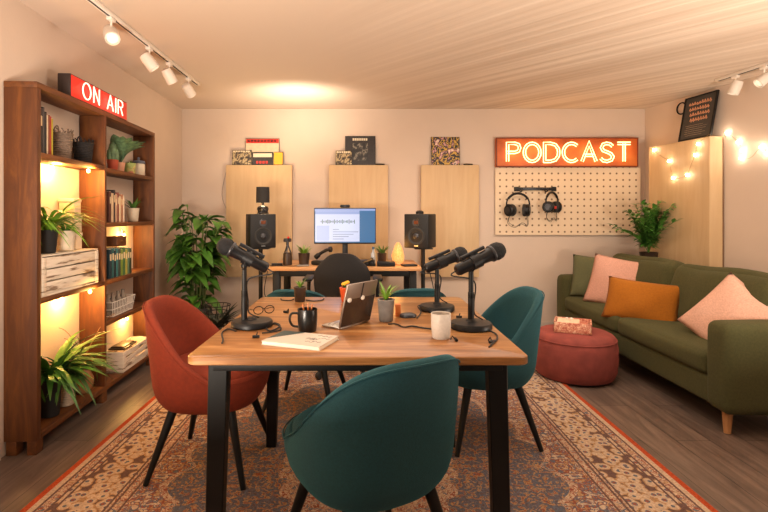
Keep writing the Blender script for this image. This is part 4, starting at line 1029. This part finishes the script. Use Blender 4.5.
# tablet on folding stand
BL = onz(339, 330, TZ); BR = onz(369, 321.7, TZ)
d = (BR-BL); L = d.length; rz = math.atan2(d.y, d.x)
t = thing('tablet', 'open tablet in a metal folio stand on the table', 'tablet', BL, rz)   # local x along the hinge, local +y is to the back-left
bm = new(); box(bm, (L/2, .045, .004), (L, .09, .008), .003); obj('folio_base', bm, silver, t)
bm = new()
for k in range(3): tube(bm, spline([(L*.05, .02+.02*k, .010), (L*.2, .03+.018*k, .014), (L*.3, .02+.02*k, .010)], 4), .0015, 5)
obj('base_clip', bm, silver, t)
ht = .17; tilt = R(14); mt = Matrix.Rotation(tilt, 4, 'X')
bm = new(); box(bm, (L/2, 0, ht/2), (L*1.02, .008, ht), .003, mat=None)
for v in bm.verts: v.co = mt @ v.co
for v in bm.verts: v.co.z += .006
sc1 = obj('screen_panel', bm, M('bronze tablet shell', lin(128, 112, 100), .35, metal=.5), t)
bm = new(); box(bm, (L/2, -.0045, ht*.34), (L*.98, .001, ht*.62))
for v in bm.verts: v.co = mt @ v.co + Vector((0, 0, .006))
obj('reflected_wood_panel', bm, M('painted wood reflection', lin(56, 42, 34), .15), sc1, smooth=False)  # brown reflection of the wood is put into this panel's colour
for xx in (.12, .55):
    bm = new(); ball(bm, mt @ Vector((L*xx, -.007, ht*.64))+Vector((0, 0, .006)), .009, (1.3, .4, 1), 12); obj('white_clip', bm, whitep, sc1)
bm = new(); box(bm, (L*.5, -.006, ht*.82), (.003, .002, ht*.34))
for v in bm.verts: v.co = mt @ v.co + Vector((0, 0, .006))
obj('crease', bm, black, sc1, smooth=False)
def sprig(nl, L_, W2):
    def f(bm, z, r):
        for i in range(nl):
            a = rnd.uniform(0, 6.28); leaf(bm, (0, 0, z), a, L_*rnd.uniform(.6, 1.1), W2, rnd.uniform(1.0, 1.5), rnd.uniform(.2, .6), 6)
    return f
potted('potted_seedling', 'green sprig in a grey concrete pot behind the tablet', onz(386, 321, TZ), .028, .034, .088, potgry, sprig(16, .07, .009), leafB)
potted('potted_seedling', 'small sprout in a brown pot at the far table edge', onz(300, 301.5, TZ), .025, .03, .072, potbrn, sprig(16, .045, .009), leafB)
t = potted('flower_cup', 'small orange cup with a yellow flower at the far table edge', onz(345, 301.5, TZ), .018, .026, .07, M('orange glaze', lin(206, 84, 40), .4), sprig(6, .03, .01), leafC)
bm = new()
for k in range(3): ball(bm, (-.008+.01*k, .004*k, .085+.004*k), .011, (1, 1, .8), 10)
obj('flower', bm, M('yellow petals', lin(226, 170, 40), .6), t)
bm = new(); box(bm, (0, 0, .025), (.022, .03, .05), .003); tag(obj('wood_block', bm, M('amber wood', lin(196, 110, 50), .5), loc=onz(398, 316, TZ)), 'small amber wooden block right of the concrete pot', 'block')
bm = new(); lathe(bm, [(.034, 0), (.036, .004), (.034, .012), (.02, .017), (.001, .018)], n=24, cap1=False)
o = obj('computer_mouse', bm, M('slate plastic', lin(44, 44, 50), .4), loc=onz(408, 317, TZ)); o.scale = (1, .75, 1); tag(o, 'flat slate puck lying right of the concrete pot', 'mouse')
def cable(label, pts, r=.0028, nm='cable'):
    bm = new(); P_ = [onz(x, y, TZ+r) for x, y in pts]; tube(bm, spline(P_, 6), r, 6); tag(obj(nm, bm, rubber), label, 'cable')
cable('black cable curling off the left edge by the left microphone', [(236, 331), (228, 329), (222, 333), (223, 340), (222, 343)])
cable('black cable heap coiled right of the left microphone', [(262, 333), (272, 332), (281, 329), (276, 324), (266, 326), (270, 331), (280, 326), (274, 323), (264, 328)])
cable('black cable running from the concrete pot toward the white cup', [(388, 324), (396, 324), (404, 327), (412, 326), (424, 328), (432, 329)])
cable('thin black cable behind the right microphone base', [(417, 318), (421, 312), (418, 306), (424, 305)])
cable('thin black cable at the foot of the right microphone', [(488, 330), (496, 334), (497, 339), (492, 344), (489, 347)])
cable('black cable behind the small brown pot on the far table edge', [(281, 298.5), (282, 300), (290, 300.5), (294, 299)])
cable('black cable right of the small brown pot on the far edge', [(306, 300), (314, 301), (322, 300), (324, 298.5)])
def spectacles(label, px, py, rz, s=1):
    t = thing('eyeglasses', label, 'glasses', onz(px, py, TZ), rz)
    for k in (-1, 1):
        bm = new(); tube(bm, [(k*.027*s+.023*s*math.cos(a), .0, .020*s+.018*s*math.sin(a)) for a in [2*PI*i/18 for i in range(18)]], .0022, 6, cyc=True); f = obj('rim', bm, blackp, t)
        bm = new(); tube(bm, spline([(k*.05*s, 0, .024*s), (k*.052*s, .05*s, .018*s), (k*.045*s, .10*s, .004*s)], 4), .0018, 5); obj('temple', bm, blackp, t)
    bm = new(); tube(bm, [(-.006*s, 0, .024*s), (0, 0, .027*s), (.006*s, 0, .024*s)], .002, 5); obj('bridge', bm, blackp, t)
spectacles('black eyeglasses folded behind the left microphone base', 264, 314, R(30), .9)
def clipmic(label, px, py, rz):
    t = thing('lapel_microphone', label, 'lapel microphone', onz(px, py, TZ), rz, 'small lapel clips on the table')
    bm = new(); tube(bm, [(-.012, 0, .005), (.012, 0, .005)], .005, 8); obj('capsule', bm, blackp, t)
    bm = new(); tube(bm, [(0, 0, .004), (.004, .012, .016), (.0, .018, .004)], .0022, 6); obj('clip', bm, blackp, t)
clipmic('tiny black lapel clip right of the white cup', 456, 341, R(90)); clipmic('tiny black lapel clip near the front right table corner', 492, 343, R(30)); clipmic('tiny black lapel clip in front of the left microphone', 256, 338, R(10))
clipmic('tiny black lapel clip between mug and eyeglasses', 286, 313, R(-30)); clipmic('tiny black lapel clip behind the right microphone base', 459, 318, R(-10))

# ---------------------------------------------------------------- sofa
SX0, SX1, SY0, SY1 = 1.885, 2.56, 2.50, 4.74
t = thing('sofa', 'olive green two-seat fabric sofa with wooden legs along the right wall', 'sofa', (2.22, 3.62, 0))
def L3(x, y, z): return (x-2.22, y-3.62, z)
AW = .17
bm = new(); softbox(bm, L3((SX0+SX1)/2+.01, (SY0+SY1)/2, .205), (SX1-SX0-.02, SY1-SY0-.06, .15), .02); obj('base', bm, green_f, t)
for y in (SY0+AW/2, SY1-AW/2):
    bm = new(); softbox(bm, L3((SX0+SX1)/2, y, .36), (SX1-SX0, AW, .48), .045, (.008, .008, .006)); obj('armrest', bm, green_f, t)
mid = (SY0+SY1)/2; cw = (SY1-SY0-2*AW)/2
for y in (mid-cw/2, mid+cw/2):
    bm = new(); softbox(bm, L3(SX0+.255, y, .345), (.50, cw-.006, .135), .04, (.012, .004, .018), N=18); obj('seat_cushion', bm, green_f, t)
bm = new(); softbox(bm, L3(SX1-.06, mid, .46), (.13, SY1-SY0-.02, .6), .05); obj('backrest', bm, green_f, t)
for y in (mid-cw/2, mid+cw/2):
    bm = new(); softbox(bm, (0, 0, 0), (.18, cw-.01, .43), .075, (.045, .01, .02), N=20)
    rng = random.Random(int(y*10))
    for v in bm.verts: v.co.x += .008*math.sin(v.co.y*17+y*3+v.co.z*9)+.005*math.sin(v.co.z*23+v.co.y*11); v.co.z += .008*math.sin(v.co.y*7+y)
    o = obj('back_cushion', bm, green_f, t, angle=180); o.location = L3(SX1-.20, y, .60); o.rotation_euler = (0, R(13), 0)
for x, y in ((SX0+.07, SY0+.09), (SX0+.07, SY1-.09), (SX1-.07, SY0+.09), (SX1-.07, SY1-.09)):
    bm = new(); lathe(bm, [(.017, 0), (.027, .135)], L3(x, y, 0), n=20); obj('leg', bm, legw, t)
pillow('throw_cushion', .40, .40, .13, green_d, (2.13, 4.46, .60), (R(-14), R(3), R(-32)), 'sage green square cushion against the far sofa arm')
pillow('throw_cushion', .50, .44, .14, pink_f, (2.16, 4.08, .60), (R(-20), R(8), R(-42)), 'dusty pink cushion between the sage and mustard cushions')
pillow('throw_cushion', .52, .33, .14, must_f, (2.07, 3.60, .525), (R(-20), R(3), R(-47)), 'mustard yellow rectangular cushion in the middle of the sofa')
pillow('throw_cushion', .43, .43, .14, pink_g, (2.19, 2.87, .555), (R(-26), R(33), R(-62)), 'pale pink cushion propped on its corner by the near sofa arm')

# ---------------------------------------------------------------- pouf and tray
pz = 0
pc = Vector((1.535, 3.52, 0))
t = thing('pouf', 'round rose velvet pouf between the rug and the sofa', 'pouf', pc+Vector((0, 0, .0105)))
bm = new(); lathe(bm, [(.24, 0), (.262, .008), (.282, .05), (.29, .14), (.287, .23), (.275, .285), (.262, .302), (.24, .314), (.15, .322), (.001, .325)], n=64, cap1=False); obj('pouf_body', bm, pouf_m, t)
bm = new(); tube(bm, [(.279*math.cos(a), .279*math.sin(a), .275) for a in [2*PI*i/64 for i in range(64)]], .004, 6, cyc=True); obj('piping', bm, pouf_m, t)
bm = new(); tube(bm, [(.25*math.cos(a), .25*math.sin(a), .004) for a in [2*PI*i/64 for i in range(64)]], .004, 6, cyc=True); obj('base_ring', bm, rubber, t)
boxm = patchy('pink floral print', [(0, lin(176, 96, 76)), (.44, lin(214, 160, 130)), (.5, lin(190, 110, 90)), (.56, lin(228, 190, 160)), (.64, lin(196, 130, 104))], 40)
t = thing('floral_box', 'pink floral tray box resting on the rose pouf', 'box', pc+Vector((-.02, -.02, .334)), R(-24))
bw, bd, bh_ = .25, .20, .075
bm = new(); box(bm, (0, 0, .004), (bw, bd, .008), .001)
for s in (-1, 1): box(bm, (s*(bw/2-.005), 0, bh_/2), (.01, bd, bh_), .002); box(bm, (0, s*(bd/2-.005), bh_/2), (bw, .01, bh_), .002)
obj('tray', bm, boxm, t)
bm = new(); box(bm, (-.03, .01, .055), (.15, .16, .03), .003); obj('inner_lid', bm, M('pale floral paper', lin(222, 190, 160), .7, noise=.15, scale=40), t)
bm = new(); box(bm, (.07, 0, .04), (.06, .15, .03), .003); obj('inner_stack', bm, M('coral card', lin(190, 110, 84), .7), t)
bm = new(); ball(bm, (-.01, .03, .078), .012); ball(bm, (-.04, .05, .076), .010); obj('bead', bm, whitep, t)

# ---------------------------------------------------------------- right panel, chalkboard, ring, string lights
YA, YC = 4.70, 4.03; TH = .13
def rp(Y, off): return (rwx(Y)-off, Y)
bm = new(); a_, b_ = YC, YA
poly(bm, [rp(a_, TH), rp(a_, .004), rp(b_, .004), rp(b_, TH)], .01, 1.84); t = thing('birch_cabinet', 'tall pale birch cabinet panel standing against the right wall', 'cabinet', (rp(a_, TH)[0], a_, 0))
bmesh.ops.translate(bm, verts=bm.verts[:], vec=-Vector((rp(a_, TH)[0], a_, 0)))
bmesh.ops.bevel(bm, geom=bm.edges[:], offset=.004, segments=2, affect='EDGES'); obj('carcass', bm, plyw, t)
bm = new(); poly(bm, [rp(a_-.004, .02), rp(a_-.004, .012), rp(a_+.004, .012), rp(a_+.004, .02)], .01, 1.83); bmesh.ops.translate(bm, verts=bm.verts[:], vec=-Vector((rp(a_, TH)[0], a_, 0))); obj('edge_seam', bm, M('dark seam wood', lin(110, 80, 56), .7), t)  # narrow strip of darker wood along the cabinet's near edge
bm = new(); poly(bm, [rp(a_+.01, TH-.01), rp(a_+.01, .01), rp(b_-.01, .01), rp(b_-.01, TH-.01)], 0, .01); bmesh.ops.translate(bm, verts=bm.verts[:], vec=-Vector((rp(a_, TH)[0], a_, 0))); obj('plinth', bm, black, t)
# chalkboard leaning on top
pA = rp(4.04, .11); pB = rp(4.36, .11); W_ = .335
t = thing('chalkboard', 'black framed chalkboard poster leaning on top of the birch cabinet', 'poster', ((pA[0]+pB[0])/2, (pA[1]+pB[1])/2, 1.842), math.atan2(-1, .17))
H_ = .40; tl = Matrix.Rotation(R(-11), 4, 'X')
if True:
    def P2(nm, c, s, m_, bev=0):
        bm = new(); box(bm, c, s, bev); 
        for v in bm.verts: v.co = tl @ v.co
        return obj(nm, bm, m_, t, smooth=False)
    P2('board', (0, 0, H_/2), (W_-.02, .01, H_-.02), M('slate board', lin(62, 58, 54), .6, noise=.12))
    for s in (-1, 1): P2('frame_rail', (s*(W_/2-.006), -.002, H_/2), (.012, .018, H_), black); 
    for z in (.006, H_-.006): P2('frame_rail', (0, -.002, z), (W_, .018, .012), black)
    cop = M('copper lettering', lin(214, 150, 110), .6)
    bm = new(); rr_ = random.Random(3)
    for r_ in range(4):
        x = -.11+.012*r_
        while x < .10:
            h_ = .03; z = .32-.05*r_; tube(bm, [tl @ q_ for q_ in spline([(x, -.007, z), (x+.006, -.007, z+h_*rr_.uniform(.6, 1)), (x+.014, -.007, z+.004), (x+.01, -.007, z-h_*.3*rr_.random()), (x+.02, -.007, z+.008)], 3)], .0028, 4)
            x += .026
    obj('script_lettering', bm, cop, t)
    bm = new()
    for r_ in range(6):
        tube(bm, [tl @ q_ for q_ in spline([(-.12+.02*rr_.random(), -.007, .13-.018*r_), (-.03, -.007, .131-.018*r_), (.05, -.007, .129-.018*r_), (.11*rr_.uniform(.6, 1), -.007, .13-.018*r_)], 3)], .0012, 4)
    obj('small_lettering', bm, M('pale chalk', lin(170, 150, 130), .7), t)
P = at(681.5, 108.5, 4.5); px_ = rwx(4.5)-.012
bm = new(); tube(bm, [(0, .052*math.cos(a), .052*math.sin(a)) for a in [2*PI*i/32 for i in range(32)]], .006, 8, cyc=True)
o = obj('wall_ring', bm, black, loc=(rwx(4.46)-.008, 4.46, 1.17+107.5*4.46/480)); o.rotation_euler.z = math.atan(.17); tag(o, 'thin black ring hanging on the wall left of the chalkboard', 'ring')
# string lights
def wallpt(px, py, off):     # on the plane parallel to the right wall, offset off
    # X = XR + .17(YB-Y) - off ; X = (px-365)Y/480
    Y = (XR+.17*YB-off)/((px-365)/480+.17); return at(px, py, Y)
fb = [(654, 150, 0), (669, 161, 0), (673, 178, 0), (687, 175, 0), (695, 155, 0), (698, 144, 0), (727, 133, 2), (738, 142, 2), (742, 150, 2), (741, 158, 2), (761, 147, 2), (767, 153, 2)]
P_ = [wallpt(x, y, TH+.012 if k == 0 else .012) for x, y, k in fb]
t = thing('string_lights', 'warm fairy string lights draped over cabinet face and right wall', 'string lights', P_[0])
bm = new()
seq = [P_[0], (P_[0]+P_[1])/2+Vector((0, 0, -.01)), P_[1], (P_[1]+P_[2])/2+Vector((0, 0, -.01)), P_[2], (P_[2]+P_[3])/2+Vector((0, 0, -.012)), P_[3], (P_[3]+P_[4])/2, P_[4], P_[5], wallpt(709, 134.5, TH+.012), rpv if False else Vector((rp(YC-.012, TH)[0], YC-.015, 1.845)), Vector((rp(YC-.012, .02)[0], YC-.015, 1.83)), P_[6], P_[7], P_[8], P_[9], (P_[9]+P_[10])/2+Vector((0, 0, -.04)), P_[10], P_[11]]
tube(bm, [q_-P_[0] for q_ in spline(seq, 4)], .0016, 5); obj('wire', bm, M('clear wire', lin(150, 110, 70), .4), t)
for q_ in P_:
    bm = new(); ball(bm, q_-P_[0], .011, (1, 1, 1.2), 12); obj('bulb', bm, bulb_w, t)
    nrm = Vector((-1, -.17, 0)).normalized(); pt('fairy_light', q_+nrm*.035, (1, .80, .58), .22, .012)

# fern on a stand behind the sofa
FP = Vector((2.66, 4.50, 0))
t = thing('plant_stand', 'slim wooden plant stand hidden behind the sofa back', 'stand', FP)
bm = new(); lathe(bm, [(.085, .66), (.09, .665), (.09, .68), (.001, .681)], n=28, cap1=False); obj('stand_top', bm, legw, t)
for k in range(3):
    a_ = 2*PI*k/3+.4; bm = new(); tube(bm, [(.06*math.cos(a_), .06*math.sin(a_), .665), (.08*math.cos(a_), .08*math.sin(a_), 0)], .011, 10); obj('leg', bm, legw, t)
def fern(bm, z, r):
    for i in range(54):
        a = rnd.uniform(0, 2*PI); L_ = rnd.uniform(.26, .50); out = rnd.uniform(.15, .85)
        if math.cos(a) > .3: out *= .45
        d_ = Vector((math.cos(a), math.sin(a), 0)); sp = []
        for j in range(13):
            tt = j/12; sp.append(Vector((0, 0, z))+d_*(L_*out*(.35*tt+.65*tt*tt))+Vector((0, 0, L_*(1.08-.22*out)*(tt-.28*out*tt*tt))))
        tube(bm, sp, .0022, 4)
        for j in range(3, 13):
            for s in (-1, 1):
                leaf(bm, sp[j], a+s*(1.25-.05*j)+rnd.uniform(-.2, .2), rnd.uniform(.075, .11)*(1.15-.4*j/12), .034, rnd.uniform(.1, .7), rnd.uniform(.0, .5), 4, .2)
potted('potted_fern', 'bushy bright green fern in dark pot behind the sofa corner', FP+Vector((0, 0, .682)), .06, .078, .15, potbrn, fern, M('fern leaf', lin(78, 128, 48), .5, noise=.35, scale=14))

# floor plant by the back left corner
FP = Vector((-1.50, 4.32, 0)); t = thing('floor_plant', 'tall bushy green plant in charcoal pot in the back left corner', 'potted plant', FP)
bm = new(); pot(bm, .085, .115, .35, .008); obj('pot', bm, charc, t)
bm = new(); lathe(bm, [(.10, .30), (.001, .31)], n=24, cap1=False, cap0=False); obj('soil', bm, soil, t)
bs = new(); bl = new(); R2 = random.Random(11)
for i in range(26):
    a = R2.uniform(0, 2*PI); sp_ = R2.uniform(.05, .22); hh = R2.uniform(.45, .98)
    if math.cos(a) < -.2: sp_ *= .8
    b0 = Vector((.05*math.cos(a), .05*math.sin(a), .31)); tip = Vector((sp_*math.cos(a), sp_*math.sin(a), .31+hh))
    md = (b0+tip)/2+Vector((-.02*math.cos(a), -.02*math.sin(a), .05)); q_ = spline([b0, md, tip], 6); tube(bs, q_, .004, 5)
    for k, tt in enumerate((.22, .4, .52, .62, .72, .85, 1.0, 1.0)):
        if tt < .6 and R2.random() < .45: continue
        p = q_[min(len(q_)-1, int(tt*(len(q_)-1)))]
        az = a+R2.uniform(-1.5, 1.5); Lf = R2.uniform(.16, .25)
        if math.cos(az) < -.3 and p.x < -.1: Lf *= .6
        leaf(bl, p, az, Lf, Lf*.5, R2.uniform(.2, .9), R2.uniform(.5, 1.1), 6, .3)
obj('stems', bs, stem_m, t); obj('foliage', bl, leafA, t, angle=180)
# black wire planter with dark leaves
P = at(217, 330, 4.05); t = thing('wire_planter', 'black wire planter with dry dark foliage on the floor beside the tall plant', 'planter', (P.x, 4.05, 0))
bm = new()
for zz, rr_ in ((.01, .06), (.12, .07), (.25, .085), (.36, .10), (.42, .11)):
    tube(bm, [(rr_*math.cos(a), rr_*math.sin(a), zz) for a in [2*PI*i/24 for i in range(24)]], .004, 6, cyc=True)
for i in range(14):
    a = 2*PI*i/14; tube(bm, [(.06*math.cos(a), .06*math.sin(a), .01), (.085*math.cos(a+.3), .085*math.sin(a+.3), .25), (.11*math.cos(a), .11*math.sin(a), .42)], .003, 5)
obj('wire_cage', bm, black, t)
bm = new(); pot(bm, .045, .06, .2); obj('inner_pot', bm, potblk, t)
bm = new()
for i in range(60):
    a = R2.uniform(0, 6.28); leaf(bm, (0, 0, .18), a, R2.uniform(.14, .30), .04, R2.uniform(.7, 1.2), R2.uniform(.1, .6), 5)
obj('dark_foliage', bm, M('dark dry leaf', lin(44, 48, 34), .7, noise=.4), t, angle=180)

# ---------------------------------------------------------------- light
w = bpy.data.worlds.new('room ambience'); scn.world = w; w.use_nodes = True
w.node_tree.nodes['Background'].inputs[0].default_value = (1, .86, .74, 1); w.node_tree.nodes['Background'].inputs[1].default_value = .12
def area(name, loc, aim, size, W_, col):
    d = bpy.data.lights.new(name, 'AREA'); d.energy = W_; d.color = col; d.shape = 'RECTANGLE'; d.size, d.size_y = size
    o = bpy.data.objects.new(name, d); COL.objects.link(o); o.location = loc
    o.rotation_euler = Vector(aim).normalized().to_track_quat('-Z', 'Y').to_euler(); return o
LC = (1, .85, .70)
area('ceiling_fill', (.5, 2.6, CEIL-.03), (0, 0, -1), (2.2, 2.0), 32, LC)  # added overhead fill light, stands in for an unseen source
wl = area('wall_fill', (.5, 2.9, CEIL-.06), (0, .62, -.78), (3.0, .4), 16, LC); wl.data.spread = R(100)  # added fill that evens out the back wall
area('rear_fill', (.4, -1.3, 1.9), (0, 1, 0), (3, .7), 6, (1, .86, .72))  # added soft frontal fill from behind the camera
spot('wall_glow_fill', (-.6, 4.1, 1.8), (.0, .5, .75), 36, 130, 1, (1, .86, .70), .08)  # added light without a fixture, for the glow on upper wall and ceiling
area('upward_fill', (2.3, 1.2, .8), (-.1, .35, 1), (.5, .5), 88, LC)  # this and the next are added fills that brighten the ceiling
area('upward_fill', (-.9, .5, .8), (-.15, .4, 1), (.5, .5), 92, LC)

vs = scn.view_settings; scn.display_settings.display_device = 'sRGB'
vs.view_transform = 'Standard'; vs.look = 'None'; vs.exposure = .09; vs.gamma = 1; vs.use_curve_mapping = False
